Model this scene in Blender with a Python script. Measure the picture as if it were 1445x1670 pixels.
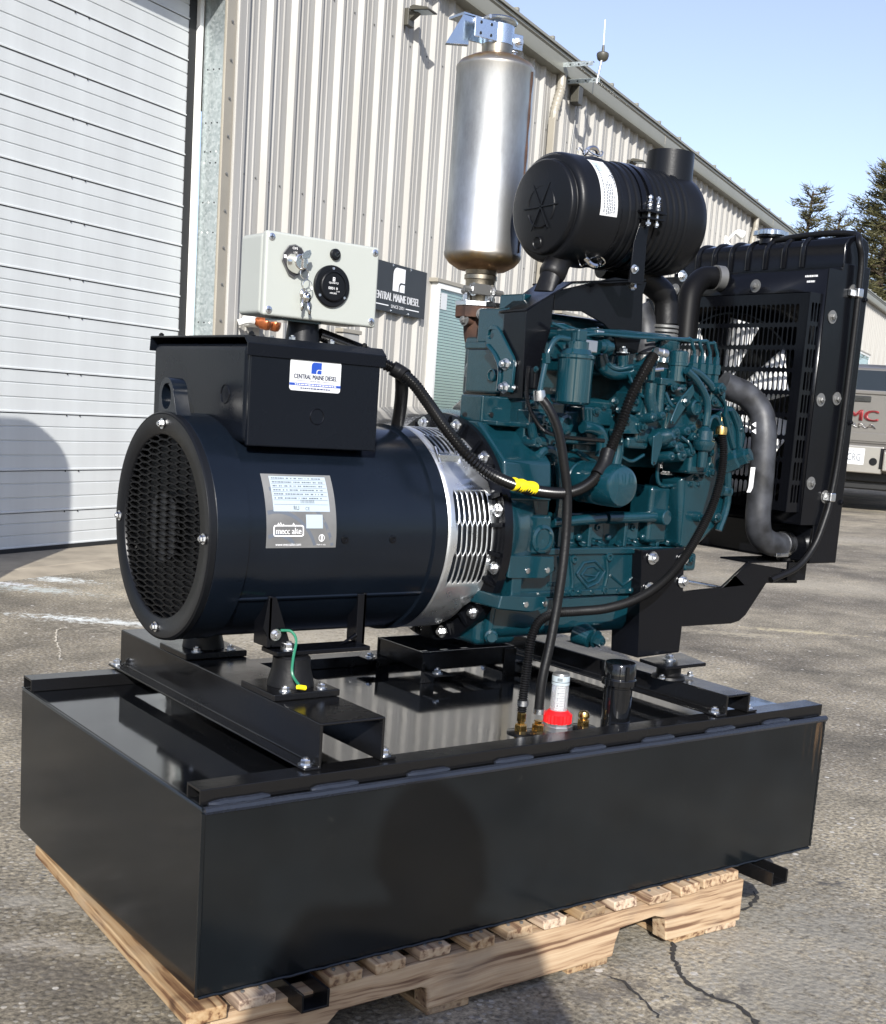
import bpy, bmesh, math, random
from mathutils import Vector, Matrix, Quaternion
from mathutils.geometry import tessellate_polygon
random.seed(7)
PI = math.pi
sc = bpy.context.scene
for o in list(bpy.data.objects): bpy.data.objects.remove(o)
COL = sc.collection

# ---------------------------------------------------------------- camera, sky, sun, exposure
cam = bpy.data.cameras.new('camera'); camo = bpy.data.objects.new('camera', cam); COL.objects.link(camo)
_r = Vector((0.800542,-0.595197,0.069802)); _d = Vector((-0.036650,-0.164885,-0.985632)); _f = Vector((0.598154,0.786482,-0.153811))
camo.matrix_world = Matrix(((_r.x,-_d.x,-_f.x,-0.76717),(_r.y,-_d.y,-_f.y,-1.55787),(_r.z,-_d.z,-_f.z,0.88305),(0,0,0,1)))
cam.sensor_fit = 'HORIZONTAL'; cam.sensor_width = 36; cam.lens = 50.0929
cam.shift_x = -0.007300; cam.shift_y = 0.103153
cam.clip_start = 0.05; cam.clip_end = 900
sc.camera = camo
SUN_AZ, SUN_EL = math.radians(54.5), math.radians(28.5)     # the way the light travels / height
trav = Vector((math.cos(SUN_AZ)*math.cos(SUN_EL), math.sin(SUN_AZ)*math.cos(SUN_EL), -math.sin(SUN_EL)))
w = bpy.data.worlds.new('World'); sc.world = w; w.use_nodes = True
nt = w.node_tree; nt.nodes.clear()
sky = nt.nodes.new('ShaderNodeTexSky'); sky.sky_type = 'NISHITA'; sky.sun_disc = False
sky.sun_elevation = SUN_EL
sky.sun_rotation = math.atan2(-trav.x, -trav.y)
sky.air_density = 1.0; sky.dust_density = 1.0; sky.ozone_density = 5.0
bg = nt.nodes.new('ShaderNodeBackground'); bg.inputs[1].default_value = 0.13
wo = nt.nodes.new('ShaderNodeOutputWorld')
hs_ = nt.nodes.new('ShaderNodeHueSaturation'); hs_.inputs['Hue'].default_value = .514; hs_.inputs['Saturation'].default_value = .74; hs_.inputs['Value'].default_value = .95   # thin winter haze: a paler blue
nt.links.new(sky.outputs[0], hs_.inputs['Color']); nt.links.new(hs_.outputs[0], bg.inputs[0]); nt.links.new(bg.outputs[0], wo.inputs[0])
sl = bpy.data.lights.new('sun', 'SUN'); sl.energy = 4.2; sl.angle = math.radians(0.53); sl.color = (1, .965, .91)
so = bpy.data.objects.new('sun', sl); COL.objects.link(so)
so.rotation_mode = 'QUATERNION'; so.rotation_quaternion = trav.to_track_quat('-Z', 'Y'); so.location = (-4,-6,8)
sc.view_settings.view_transform = 'Standard'; sc.view_settings.look = 'None'
sc.view_settings.exposure = 0.82; sc.view_settings.gamma = 1; sc.view_settings.use_curve_mapping = False
sc.render.engine = 'CYCLES'
try:
    sc.cycles.use_denoising = True
except Exception: pass
sc.cycles.max_bounces = 8; sc.cycles.glossy_bounces = 5; sc.cycles.transparent_max_bounces = 12

# ---------------------------------------------------------------- materials
def nd(nt, t, **k):
    n = nt.nodes.new(t)
    for a, b in k.items(): setattr(n, a, b)
    return n
MATS = {}
def mat(name, col, rough=.5, metal=0., var=0., vscale=8., col2=None, bump=0., bscale=60., coat=0., coatr=.05, rvar=0., rscale=6., spec=.5, detail=5, trans=0., aniso=None, bdist=.002):
    m = bpy.data.materials.new(name); m.use_nodes = True; MATS[name] = m
    t = m.node_tree; b = t.nodes['Principled BSDF']
    b.inputs['Base Color'].default_value = (*col, 1); b.inputs['Roughness'].default_value = rough
    b.inputs['Metallic'].default_value = metal; b.inputs['Coat Weight'].default_value = coat
    b.inputs['Coat Roughness'].default_value = coatr; b.inputs['Specular IOR Level'].default_value = spec
    b.inputs['Transmission Weight'].default_value = trans
    tc = nd(t, 'ShaderNodeTexCoord')
    mp = nd(t, 'ShaderNodeMapping'); t.links.new(tc.outputs['Object'], mp.inputs[0])
    if aniso: mp.inputs['Scale'].default_value = aniso
    if var or col2:
        n = nd(t, 'ShaderNodeTexNoise'); n.inputs['Scale'].default_value = vscale; n.inputs['Detail'].default_value = detail
        t.links.new(mp.outputs[0], n.inputs[0])
        r = nd(t, 'ShaderNodeValToRGB'); t.links.new(n.outputs[0], r.inputs[0])
        c2 = col2 or tuple(c*(1-var) for c in col)
        r.color_ramp.elements[0].position = .33; r.color_ramp.elements[1].position = .68
        r.color_ramp.elements[0].color = (*c2, 1); r.color_ramp.elements[1].color = (*col, 1)
        t.links.new(r.outputs[0], b.inputs['Base Color'])
    if rvar:
        n = nd(t, 'ShaderNodeTexNoise'); n.inputs['Scale'].default_value = rscale; n.inputs['Detail'].default_value = 6
        t.links.new(tc.outputs['Object'], n.inputs[0])
        mr = nd(t, 'ShaderNodeMapRange'); mr.inputs[1].default_value = .3; mr.inputs[2].default_value = .7
        mr.inputs[3].default_value = max(.02, rough-rvar); mr.inputs[4].default_value = rough+rvar
        t.links.new(n.outputs[0], mr.inputs[0]); t.links.new(mr.outputs[0], b.inputs['Roughness'])
    if bump:
        n = nd(t, 'ShaderNodeTexNoise'); n.inputs['Scale'].default_value = bscale; n.inputs['Detail'].default_value = 4
        t.links.new(mp.outputs[0], n.inputs[0])
        bp = nd(t, 'ShaderNodeBump'); bp.inputs['Strength'].default_value = bump; bp.inputs['Distance'].default_value = bdist
        t.links.new(n.outputs[0], bp.inputs['Height']); t.links.new(bp.outputs[0], b.inputs['Normal'])
    return m
mat('tank_black', (.005,.0055,.0065), .07, coat=.15, coatr=.04, rvar=.05, rscale=5, bump=.07, bscale=7, bdist=.004, var=.25, vscale=3)
mat('tank_side', (.0058,.0076,.0092), .15, rvar=.06, rscale=4, bump=.05, bscale=9, bdist=.004, var=.3, vscale=9, spec=.45)
mat('weld_black', (.016,.019,.027), .26, bump=.6, bscale=120)
mat('rail_black', (.006,.006,.0065), .22, rvar=.08, rscale=9, bump=.08, bscale=80, spec=0.4)
mat('alt_black', (.0042,.0068,.0115), .22, rvar=.06, rscale=8, bump=.06, bscale=140, var=.2, spec=0.4)
mat('box_black', (.0042,.0055,.0085), .26, bump=.06, bscale=220, rvar=.05, spec=0.2)
mat('plastic_black', (.0048,.0054,.0068), .36, bump=.1, bscale=260, rvar=.06, spec=.25)
mat('metal_black', (.0032,.0036,.005), .2, rvar=.07, rscale=10, bump=.05, bscale=90, spec=.28)
mat('rubber', (.0045,.0045,.005), .42, bump=.2, bscale=150, rvar=.1, spec=.3)
mat('loom_black', (.0045,.0045,.0048), .26, spec=.4)
mat('hose_chalk', (.045,.048,.056), .5, col2=(.011,.0115,.013), vscale=30, bump=.3, bscale=60, detail=8)
mat('teal', (.0033,.029,.041), .2, var=.22, vscale=12, bump=.14, bscale=80, coat=.6, coatr=.07, rvar=.06, rscale=14, bdist=.003, spec=.5)
mat('teal_smooth', (.0037,.0315,.045), .14, var=.15, vscale=9, bump=.03, bscale=60, coat=.6, coatr=.05, spec=.5)
mat('stained_steel', (.42,.37,.29), .36, 1., var=.5, vscale=14, rvar=.08, rscale=20)
mat('zinc', (.72,.73,.74), .28, 1., rvar=.1, rscale=40)
mat('zinc_blue', (.62,.68,.73), .22, 1., rvar=.08, rscale=14, bump=.05, bscale=30)
mat('chrome', (.8,.78,.74), .1, 1.)
mat('brass', (.72,.47,.16), .25, 1., rvar=.1, rscale=60)
mat('copper_paint', (.42,.12,.04), .3, .6, var=.4, vscale=30)
mat('aluminium', (.62,.63,.64), .38, 1., rvar=.08)
mat('rust', (.10,.047,.028), .85, .2, col2=(.035,.02,.016), vscale=30, bump=.5, bscale=90)
mat('white_plastic', (.9,.9,.88), .35)
mat('enclosure_grey', (.37,.388,.358), .38, bump=.04, bscale=300, var=.03)
mat('label_white', (.58,.59,.59), .4)
mat('label_silver', (.45,.52,.56), .3, .2)
mat('label_grey', (.10,.10,.10), .35, col2=(.19,.19,.185), vscale=9)
mat('print_black', (.02,.02,.022), .5)
mat('print_grey', (.10,.115,.14), .5)
mat('print_blue', (.012,.055,.33), .45)
mat('print_navy', (.015,.03,.12), .5)
mat('print_white', (.8,.8,.8), .5)
mat('red_plastic', (.62,.012,.015), .35)
mat('yellow_tape', (.85,.66,.01), .4, bump=.2, bscale=90)
mat('green_wire', (.02,.16,.09), .4)
mat('gauge_clear', (.93,.95,.97), .05, trans=.75)
mat('door_white', (.555,.575,.57), .42, col2=(.50,.515,.51), vscale=1.4, aniso=(4,4,.5), bump=.03, bscale=30, detail=8)
mat('seal_black', (.012,.013,.014), .7)
mat('siding', (.37,.36,.335), .48, col2=(.30,.288,.262), vscale=1.5, aniso=(5,5,.35), bump=.03, bscale=20, rvar=.06, detail=8)
mat('trim_taupe', (.30,.275,.225), .45, var=.12, vscale=3)
mat('trim_white', (.72,.72,.69), .45)
mat('gutter', (.23,.225,.185), .42, var=.1, vscale=1.5)
mat('screw_grey', (.20,.20,.195), .4, .6)
mat('hose_shade_black', (.003,.003,.0034), .5, spec=.15)  # black with the upper hose's shade put into it; also colours the grille mesh
mat('sign_black', (.022,.024,.026), .45, var=.15, vscale=6)
mat('blind', (.60,.68,.66), .5)
mat('window_dark', (.03,.05,.05), .2)
mat('glass', (.9,1,.97), .02, trans=1.)
mat('fixture', (.06,.057,.045), .45)
mat('concrete', (.36,.31,.235), .9, var=.35, vscale=5, bump=.4, bscale=60)
mat('truck_paint', (.15,.142,.13), .32, .3, coat=.5, coatr=.05)
mat('car_paint', (.012,.013,.014), .22, coat=.8, coatr=.04)
mat('car_glass', (.015,.02,.022), .06, coat=.5)
mat('tyre', (.018,.018,.019), .8)
mat('bumper', (.42,.40,.36), .3, .7)
mat('red_lens', (.35,.01,.01), .2)
mat('red_badge', (.30,.035,.04), .35)
mat('bark', (.07,.05,.035), .9, var=.4, vscale=12, bump=.6, bscale=30)
mat('cloth_dark', (.03,.034,.045), .85)
mat('cloth_blue', (.04,.055,.09), .85)
mat('skin', (.45,.27,.2), .5)
mat('hair', (.03,.02,.015), .7)
mat('oil_dark', (.004,.0045,.005), .5)
mat('chalk', (.52,.47,.38), .9)
mat('cover_grey', (.014,.0145,.016), .45)
mat('crack', (.028,.026,.024), .95)

def galvanised():
    m = mat('galvanised', (.5,.53,.54), .36, .75); t = m.node_tree; b = t.nodes['Principled BSDF']
    tc = nd(t, 'ShaderNodeTexCoord'); v = nd(t, 'ShaderNodeTexVoronoi'); v.inputs['Scale'].default_value = 70
    t.links.new(tc.outputs['Object'], v.inputs[0])
    r = nd(t, 'ShaderNodeValToRGB'); t.links.new(v.outputs['Color'], r.inputs[0])
    r.color_ramp.elements[0].color = (.33,.38,.38,1); r.color_ramp.elements[1].color = (.52,.56,.56,1)
    t.links.new(r.outputs[0], b.inputs['Base Color'])
    mr = nd(t, 'ShaderNodeMapRange'); mr.inputs[3].default_value = .28; mr.inputs[4].default_value = .5
    t.links.new(v.outputs['Color'], mr.inputs[0]); t.links.new(mr.outputs[0], b.inputs['Roughness'])
galvanised()
def steel_band():
    m = mat('band_steel', (.74,.76,.77), .33, .9, rvar=.1, rscale=30, bump=.05, bscale=60)
steel_band()
def stainless():
    # brushed stainless with heat tint beside the two end welds (z in the canister's own frame)
    m = mat('stainless', (.60,.56,.50), .36, 1.); t = m.node_tree; b = t.nodes['Principled BSDF']
    tc = nd(t, 'ShaderNodeTexCoord'); sep = nd(t, 'ShaderNodeSeparateXYZ'); t.links.new(tc.outputs['Object'], sep.inputs[0])
    ns = nd(t, 'ShaderNodeTexNoise'); ns.inputs['Scale'].default_value = 11; ns.inputs['Detail'].default_value = 8; ns.inputs['Roughness'].default_value = .62
    mpn = nd(t, 'ShaderNodeMapping'); mpn.inputs['Scale'].default_value = (1.6,1.6,.6); t.links.new(tc.outputs['Object'], mpn.inputs[0]); t.links.new(mpn.outputs[0], ns.inputs[0])
    ad = nd(t, 'ShaderNodeMath', operation='ABSOLUTE'); t.links.new(sep.outputs[2], ad.inputs[0])
    mu = nd(t, 'ShaderNodeMath', operation='MULTIPLY_ADD'); t.links.new(ns.outputs[0], mu.inputs[0]); mu.inputs[1].default_value = .035
    t.links.new(ad.outputs[0], mu.inputs[2])
    r = nd(t, 'ShaderNodeValToRGB'); mr = nd(t, 'ShaderNodeMapRange'); mr.inputs[1].default_value = .172; mr.inputs[2].default_value = .216
    t.links.new(mu.outputs[0], mr.inputs[0]); t.links.new(mr.outputs[0], r.inputs[0])
    e = r.color_ramp.elements; e[0].position = 0; e[0].color = (.52,.53,.53,1); e[1].position = 1; e[1].color = (.34,.20,.10,1)
    x = e.new(.62); x.color = (.52,.49,.44,1); x = e.new(.85); x.color = (.48,.32,.15,1)
    mx = nd(t, 'ShaderNodeMix', data_type='RGBA', blend_type='MULTIPLY'); mx.inputs[0].default_value = .8
    t.links.new(r.outputs[0], mx.inputs[6])
    r2 = nd(t, 'ShaderNodeValToRGB'); t.links.new(ns.outputs[0], r2.inputs[0])
    r2.color_ramp.elements[0].position = .32; r2.color_ramp.elements[0].color = (.42,.42,.42,1); r2.color_ramp.elements[1].position = .60; r2.color_ramp.elements[1].color = (1,1,1,1)
    t.links.new(r2.outputs[0], mx.inputs[7]); t.links.new(mx.outputs[2], b.inputs['Base Color'])
    mr2 = nd(t, 'ShaderNodeMapRange'); mr2.inputs[1].default_value = .3; mr2.inputs[2].default_value = .7; mr2.inputs[3].default_value = .54; mr2.inputs[4].default_value = .38
    t.links.new(ns.outputs[0], mr2.inputs[0]); t.links.new(mr2.outputs[0], b.inputs['Roughness'])
stainless()
def wood():
    m = mat('wood', (.45,.3,.17), .75); t = m.node_tree; b = t.nodes['Principled BSDF']
    tc = nd(t, 'ShaderNodeTexCoord'); oi = nd(t, 'ShaderNodeObjectInfo')
    mp = nd(t, 'ShaderNodeMapping'); mp.inputs['Scale'].default_value = (1, 1, 1)
    add = nd(t, 'ShaderNodeVectorMath', operation='ADD'); t.links.new(tc.outputs['Object'], add.inputs[0])
    cmb = nd(t, 'ShaderNodeCombineXYZ'); ml = nd(t, 'ShaderNodeMath', operation='MULTIPLY'); ml.inputs[1].default_value = 17
    t.links.new(oi.outputs['Random'], ml.inputs[0]); t.links.new(ml.outputs[0], cmb.inputs[0]); t.links.new(ml.outputs[0], cmb.inputs[2]); t.links.new(cmb.outputs[0], add.inputs[1])
    t.links.new(add.outputs[0], mp.inputs[0])
    m['grain'] = 1
    n0 = nd(t, 'ShaderNodeTexNoise'); n0.inputs['Scale'].default_value = 3; n0.inputs['Detail'].default_value = 3
    t.links.new(mp.outputs[0], n0.inputs[0])
    mixv = nd(t, 'ShaderNodeVectorMath', operation='MULTIPLY_ADD'); t.links.new(n0.outputs['Color'], mixv.inputs[0]); mixv.inputs[1].default_value = (.045,.045,.045); t.links.new(mp.outputs[0], mixv.inputs[2])
    # grain along the long side: stretched noise
    mp2 = nd(t, 'ShaderNodeMapping'); mp2.inputs['Scale'].default_value = (62, 62, 1.5); t.links.new(mixv.outputs[0], mp2.inputs[0])
    n1 = nd(t, 'ShaderNodeTexNoise'); n1.inputs['Scale'].default_value = 1.6; n1.inputs['Detail'].default_value = 6
    t.links.new(mp2.outputs[0], n1.inputs[0])
    r = nd(t, 'ShaderNodeValToRGB'); t.links.new(n1.outputs[0], r.inputs[0])
    e = r.color_ramp.elements; e[0].position = .36; e[0].color = (.14,.062,.022,1); e[1].position = .61; e[1].color = (.47,.325,.175,1)
    x = e.new(.47); x.color = (.38,.235,.11,1)
    hs = nd(t, 'ShaderNodeHueSaturation'); mr = nd(t, 'ShaderNodeMapRange'); mr.inputs[3].default_value = .7; mr.inputs[4].default_value = 1.12
    t.links.new(oi.outputs['Random'], mr.inputs[0]); t.links.new(mr.outputs[0], hs.inputs['Value'])
    mr3 = nd(t, 'ShaderNodeMapRange'); mr3.inputs[3].default_value = 1.05; mr3.inputs[4].default_value = .65
    t.links.new(oi.outputs['Random'], mr3.inputs[0]); t.links.new(mr3.outputs[0], hs.inputs['Saturation'])
    t.links.new(r.outputs[0], hs.inputs['Color'])
    # knots and grey weathering
    vo = nd(t, 'ShaderNodeTexVoronoi'); vo.inputs['Scale'].default_value = 4.2
    mpk = nd(t, 'ShaderNodeMapping'); mpk.inputs['Scale'].default_value = (1, 1, 2.2); t.links.new(mixv.outputs[0], mpk.inputs[0]); t.links.new(mpk.outputs[0], vo.inputs[0])
    rk = nd(t, 'ShaderNodeValToRGB'); t.links.new(vo.outputs['Distance'], rk.inputs[0])
    rk.color_ramp.elements[0].position = .05; rk.color_ramp.elements[0].color = (.28,.2,.15,1); rk.color_ramp.elements[1].position = .14; rk.color_ramp.elements[1].color = (1,1,1,1)
    mk = nd(t, 'ShaderNodeMix', data_type='RGBA', blend_type='MULTIPLY'); mk.inputs[0].default_value = .8
    t.links.new(hs.outputs[0], mk.inputs[6]); t.links.new(rk.outputs[0], mk.inputs[7])
    nw = nd(t, 'ShaderNodeTexNoise'); nw.inputs['Scale'].default_value = 7; nw.inputs['Detail'].default_value = 8; t.links.new(mp.outputs[0], nw.inputs[0])
    rw = nd(t, 'ShaderNodeMapRange'); rw.inputs[1].default_value = .5; rw.inputs[2].default_value = .72; rw.inputs[4].default_value = .55; t.links.new(nw.outputs[0], rw.inputs[0])
    mw = nd(t, 'ShaderNodeMix', data_type='RGBA'); t.links.new(rw.outputs[0], mw.inputs[0]); t.links.new(mk.outputs[2], mw.inputs[6]); mw.inputs[7].default_value = (.19,.155,.12,1)
    t.links.new(mw.outputs[2], b.inputs['Base Color'])
    bp = nd(t, 'ShaderNodeBump'); bp.inputs['Strength'].default_value = .5; bp.inputs['Distance'].default_value = .003
    t.links.new(n1.outputs[0], bp.inputs['Height']); t.links.new(bp.outputs[0], b.inputs['Normal'])
wood()
def tank_stain():
    # rusty drip marks at the far end of the long side, and a dusty film
    m = MATS['tank_side']; t = m.node_tree; b = t.nodes['Principled BSDF']; L = t.links.new
    src = b.inputs['Base Color'].links[0].from_socket; tc = nd(t, 'ShaderNodeTexCoord'); sp = nd(t, 'ShaderNodeSeparateXYZ'); L(tc.outputs['Object'], sp.inputs[0])
    mp = nd(t, 'ShaderNodeMapping'); mp.inputs['Scale'].default_value = (75, 20, 9); L(tc.outputs['Object'], mp.inputs[0]); n = nd(t, 'ShaderNodeTexNoise'); n.inputs['Scale'].default_value = 1; n.inputs['Detail'].default_value = 6; L(mp.outputs[0], n.inputs[0])
    a = nd(t, 'ShaderNodeMapRange'); a.inputs[1].default_value = .655; a.inputs[2].default_value = .69; L(sp.outputs[0], a.inputs[0])
    c = nd(t, 'ShaderNodeMapRange'); c.inputs[1].default_value = .02; c.inputs[2].default_value = .12; L(sp.outputs[2], c.inputs[0])
    r = nd(t, 'ShaderNodeMapRange'); r.inputs[1].default_value = .48; r.inputs[2].default_value = .7; L(n.outputs[0], r.inputs[0])
    m1 = nd(t, 'ShaderNodeMath', operation='MULTIPLY'); L(a.outputs[0], m1.inputs[0]); L(c.outputs[0], m1.inputs[1]); m2 = nd(t, 'ShaderNodeMath', operation='MULTIPLY'); L(m1.outputs[0], m2.inputs[0]); L(r.outputs[0], m2.inputs[1])
    mx = nd(t, 'ShaderNodeMix', data_type='RGBA'); L(m2.outputs[0], mx.inputs[0]); L(src, mx.inputs[6]); mx.inputs[7].default_value = (.10,.06,.03,1)
    n2 = nd(t, 'ShaderNodeTexNoise'); n2.inputs['Scale'].default_value = 55; n2.inputs['Detail'].default_value = 8; L(tc.outputs['Object'], n2.inputs[0]); r2 = nd(t, 'ShaderNodeMapRange'); r2.inputs[1].default_value = .66; r2.inputs[2].default_value = .85; r2.inputs[4].default_value = .3; L(n2.outputs[0], r2.inputs[0])
    m3 = nd(t, 'ShaderNodeMix', data_type='RGBA'); L(r2.outputs[0], m3.inputs[0]); L(mx.outputs[2], m3.inputs[6]); m3.inputs[7].default_value = (.03,.03,.028,1); L(m3.outputs[2], b.inputs['Base Color'])
tank_stain()
def asphalt():
    m = mat('asphalt', (.13,.125,.115), .88); t = m.node_tree; b = t.nodes['Principled BSDF']; L = t.links.new
    tc = nd(t, 'ShaderNodeTexCoord')
    big = nd(t, 'ShaderNodeTexNoise'); big.inputs['Scale'].default_value = .75; big.inputs['Detail'].default_value = 6; L(tc.outputs['Object'], big.inputs[0])
    mid = nd(t, 'ShaderNodeTexNoise'); mid.inputs['Scale'].default_value = 3.4; mid.inputs['Detail'].default_value = 8; mid.inputs['Roughness'].default_value = .65; L(tc.outputs['Object'], mid.inputs[0])
    fin = nd(t, 'ShaderNodeTexNoise'); fin.inputs['Scale'].default_value = 85; fin.inputs['Detail'].default_value = 6; fin.inputs['Roughness'].default_value = .7; L(tc.outputs['Object'], fin.inputs[0])
    r = nd(t, 'ShaderNodeValToRGB'); L(mid.outputs[0], r.inputs[0])
    e = r.color_ramp.elements; e[0].position = .34; e[0].color = (.15,.137,.112,1); e[1].position = .66; e[1].color = (.345,.312,.252,1)
    r0 = nd(t, 'ShaderNodeValToRGB'); L(big.outputs[0], r0.inputs[0])
    e = r0.color_ramp.elements; e[0].position = .38; e[0].color = (.58,.56,.54,1); e[1].position = .62; e[1].color = (1.2,1.17,1.1,1)
    m1 = nd(t, 'ShaderNodeMix', data_type='RGBA', blend_type='MULTIPLY'); m1.inputs[0].default_value = 1; L(r.outputs[0], m1.inputs[6]); L(r0.outputs[0], m1.inputs[7])
    rf = nd(t, 'ShaderNodeValToRGB'); L(fin.outputs[0], rf.inputs[0])
    e = rf.color_ramp.elements; e[0].position = .36; e[0].color = (.35,.34,.33,1); e[1].position = .64; e[1].color = (1.5,1.48,1.42,1)
    m2 = nd(t, 'ShaderNodeMix', data_type='RGBA', blend_type='MULTIPLY'); m2.inputs[0].default_value = 1; L(m1.outputs[2], m2.inputs[6]); L(rf.outputs[0], m2.inputs[7])
    # pale aggregate stones
    vo = nd(t, 'ShaderNodeTexVoronoi'); vo.inputs['Scale'].default_value = 78; L(tc.outputs['Object'], vo.inputs[0])
    lt = nd(t, 'ShaderNodeMath', operation='LESS_THAN'); lt.inputs[1].default_value = .40; L(vo.outputs['Distance'], lt.inputs[0])
    sp = nd(t, 'ShaderNodeSeparateColor'); L(vo.outputs['Color'], sp.inputs[0])
    gt = nd(t, 'ShaderNodeMath', operation='GREATER_THAN'); gt.inputs[1].default_value = .42; L(sp.outputs[0], gt.inputs[0])
    mm = nd(t, 'ShaderNodeMath', operation='MULTIPLY'); L(lt.outputs[0], mm.inputs[0]); L(gt.outputs[0], mm.inputs[1])
    rs = nd(t, 'ShaderNodeValToRGB'); L(sp.outputs[1], rs.inputs[0]); e = rs.color_ramp.elements; e[0].color = (.09,.083,.073,1); e[1].color = (.42,.39,.335,1)
    mrd = nd(t, 'ShaderNodeMapRange'); mrd.inputs[1].default_value = .40; mrd.inputs[2].default_value = .6; mrd.inputs[3].default_value = .25; mrd.inputs[4].default_value = 1; L(mid.outputs[0], mrd.inputs[0]); mmd = nd(t, 'ShaderNodeMath', operation='MULTIPLY'); L(mm.outputs[0], mmd.inputs[0]); L(mrd.outputs[0], mmd.inputs[1])
    m3 = nd(t, 'ShaderNodeMix', data_type='RGBA'); L(mmd.outputs[0], m3.inputs[0]); L(m2.outputs[2], m3.inputs[6]); L(rs.outputs[0], m3.inputs[7])
    # larger scattered pale chips
    vo2 = nd(t, 'ShaderNodeTexVoronoi'); vo2.inputs['Scale'].default_value = 26; L(tc.outputs['Object'], vo2.inputs[0])
    lt2 = nd(t, 'ShaderNodeMath', operation='LESS_THAN'); lt2.inputs[1].default_value = .2; L(vo2.outputs['Distance'], lt2.inputs[0])
    sp2 = nd(t, 'ShaderNodeSeparateColor'); L(vo2.outputs['Color'], sp2.inputs[0])
    gt2 = nd(t, 'ShaderNodeMath', operation='GREATER_THAN'); gt2.inputs[1].default_value = .9; L(sp2.outputs[0], gt2.inputs[0])
    mm2 = nd(t, 'ShaderNodeMath', operation='MULTIPLY'); L(lt2.outputs[0], mm2.inputs[0]); L(gt2.outputs[0], mm2.inputs[1])
    m4 = nd(t, 'ShaderNodeMix', data_type='RGBA'); L(mm2.outputs[0], m4.inputs[0]); L(m3.outputs[2], m4.inputs[6]); m4.inputs[7].default_value = (.46,.435,.39,1)
    last = m4.outputs[2]
    gr = nd(t, 'ShaderNodeTexNoise'); gr.inputs['Scale'].default_value = 26; gr.inputs['Detail'].default_value = 7; gr.inputs['Roughness'].default_value = .75; L(tc.outputs['Object'], gr.inputs[0])
    # dried salt / sand streaks: soft ellipses (centre x,y, half length, half width, turn) broken up by noise
    for (cx, cy, a, bb, rot, colr, amt) in STREAKS:
        mp = nd(t, 'ShaderNodeMapping', vector_type='TEXTURE'); mp.inputs['Location'].default_value = (cx, cy, 0); mp.inputs['Rotation'].default_value = (0,0,rot); mp.inputs['Scale'].default_value = (a, bb, 1e3)
        L(tc.outputs['Object'], mp.inputs[0])
        ln = nd(t, 'ShaderNodeVectorMath', operation='LENGTH'); L(mp.outputs[0], ln.inputs[0])
        s = nd(t, 'ShaderNodeMath', operation='MULTIPLY_ADD'); L(gr.outputs[0], s.inputs[0]); s.inputs[1].default_value = 4.2; L(ln.outputs['Value'], s.inputs[2])
        s2 = nd(t, 'ShaderNodeMath', operation='MULTIPLY_ADD'); L(mid.outputs[0], s2.inputs[0]); s2.inputs[1].default_value = 1.5; L(s.outputs[0], s2.inputs[2])
        mr = nd(t, 'ShaderNodeMapRange'); mr.inputs[1].default_value = 2.95; mr.inputs[2].default_value = 3.5; mr.inputs[3].default_value = amt; mr.inputs[4].default_value = 0; L(s2.outputs[0], mr.inputs[0])
        mx = nd(t, 'ShaderNodeMix', data_type='RGBA'); L(mr.outputs[0], mx.inputs[0]); L(last, mx.inputs[6]); mx.inputs[7].default_value = (*colr, 1)
        last = mx.outputs[2]
    L(last, b.inputs['Base Color'])
    a1 = nd(t, 'ShaderNodeMath', operation='MULTIPLY_ADD'); L(vo.outputs['Distance'], a1.inputs[0]); a1.inputs[1].default_value = -.8; L(fin.outputs[0], a1.inputs[2])
    bp = nd(t, 'ShaderNodeBump'); bp.inputs['Strength'].default_value = .8; bp.inputs['Distance'].default_value = .0035
    L(a1.outputs[0], bp.inputs['Height']); L(bp.outputs[0], b.inputs['Normal'])
def leaves():
    m = mat('needles', (.07,.075,.026), .7); t = m.node_tree; b = t.nodes['Principled BSDF']
    g = nd(t, 'ShaderNodeNewGeometry'); r = nd(t, 'ShaderNodeValToRGB'); t.links.new(g.outputs['Random Per Island'], r.inputs[0])
    e = r.color_ramp.elements; e[0].color = (.08,.078,.028,1); e[1].color = (.12,.107,.042,1)
    t.links.new(r.outputs[0], b.inputs['Base Color'])
    tl = nd(t, 'ShaderNodeBsdfTranslucent'); t.links.new(r.outputs[0], tl.inputs[0]); ms = nd(t, 'ShaderNodeMixShader'); ms.inputs[0].default_value = .35
    t.links.new(b.outputs[0], ms.inputs[1]); t.links.new(tl.outputs[0], ms.inputs[2]); t.links.new(ms.outputs[0], t.nodes['Material Output'].inputs[0])
leaves()

# ---------------------------------------------------------------- object helpers
ORG = {}
def V(*a): return Vector(a)
def empty(name, loc=(0,0,0), rz=0., label=None, cat=None, group=None, parent=None, org=None):
    o = bpy.data.objects.new(name, None); COL.objects.link(o); o.empty_display_size = .1
    if parent is not None:
        o.parent = parent; o.location = Vector(loc) - ORG[parent.name]; ORG[o.name] = Vector(loc)
    else:
        o.location = loc; o.rotation_euler = (0,0,rz); ORG[o.name] = Vector(org) if org else Vector((0,0,0))
    if label: o['label'] = label
    if cat: o['category'] = cat
    if group: o['group'] = group
    return o
def tag(o, label=None, cat=None, group=None, kind=None):
    if label: o['label'] = label
    if cat: o['category'] = cat
    if group: o['group'] = group
    if kind: o['kind'] = kind
    return o
def catmull(P, res):
    P = [Vector(p) for p in P]; out = []
    Q = [P[0]*2-P[1]] + P + [P[-1]*2-P[-2]]
    for i in range(1, len(Q)-2):
        a, b, c, d = Q[i-1:i+3]
        for k in range(res):
            t = k/res
            out.append(.5*((2*b)+(-a+c)*t+(2*a-5*b+4*c-d)*t*t+(-a+3*b-3*c+d)*t**3))
    out.append(P[-1]); return out
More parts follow.
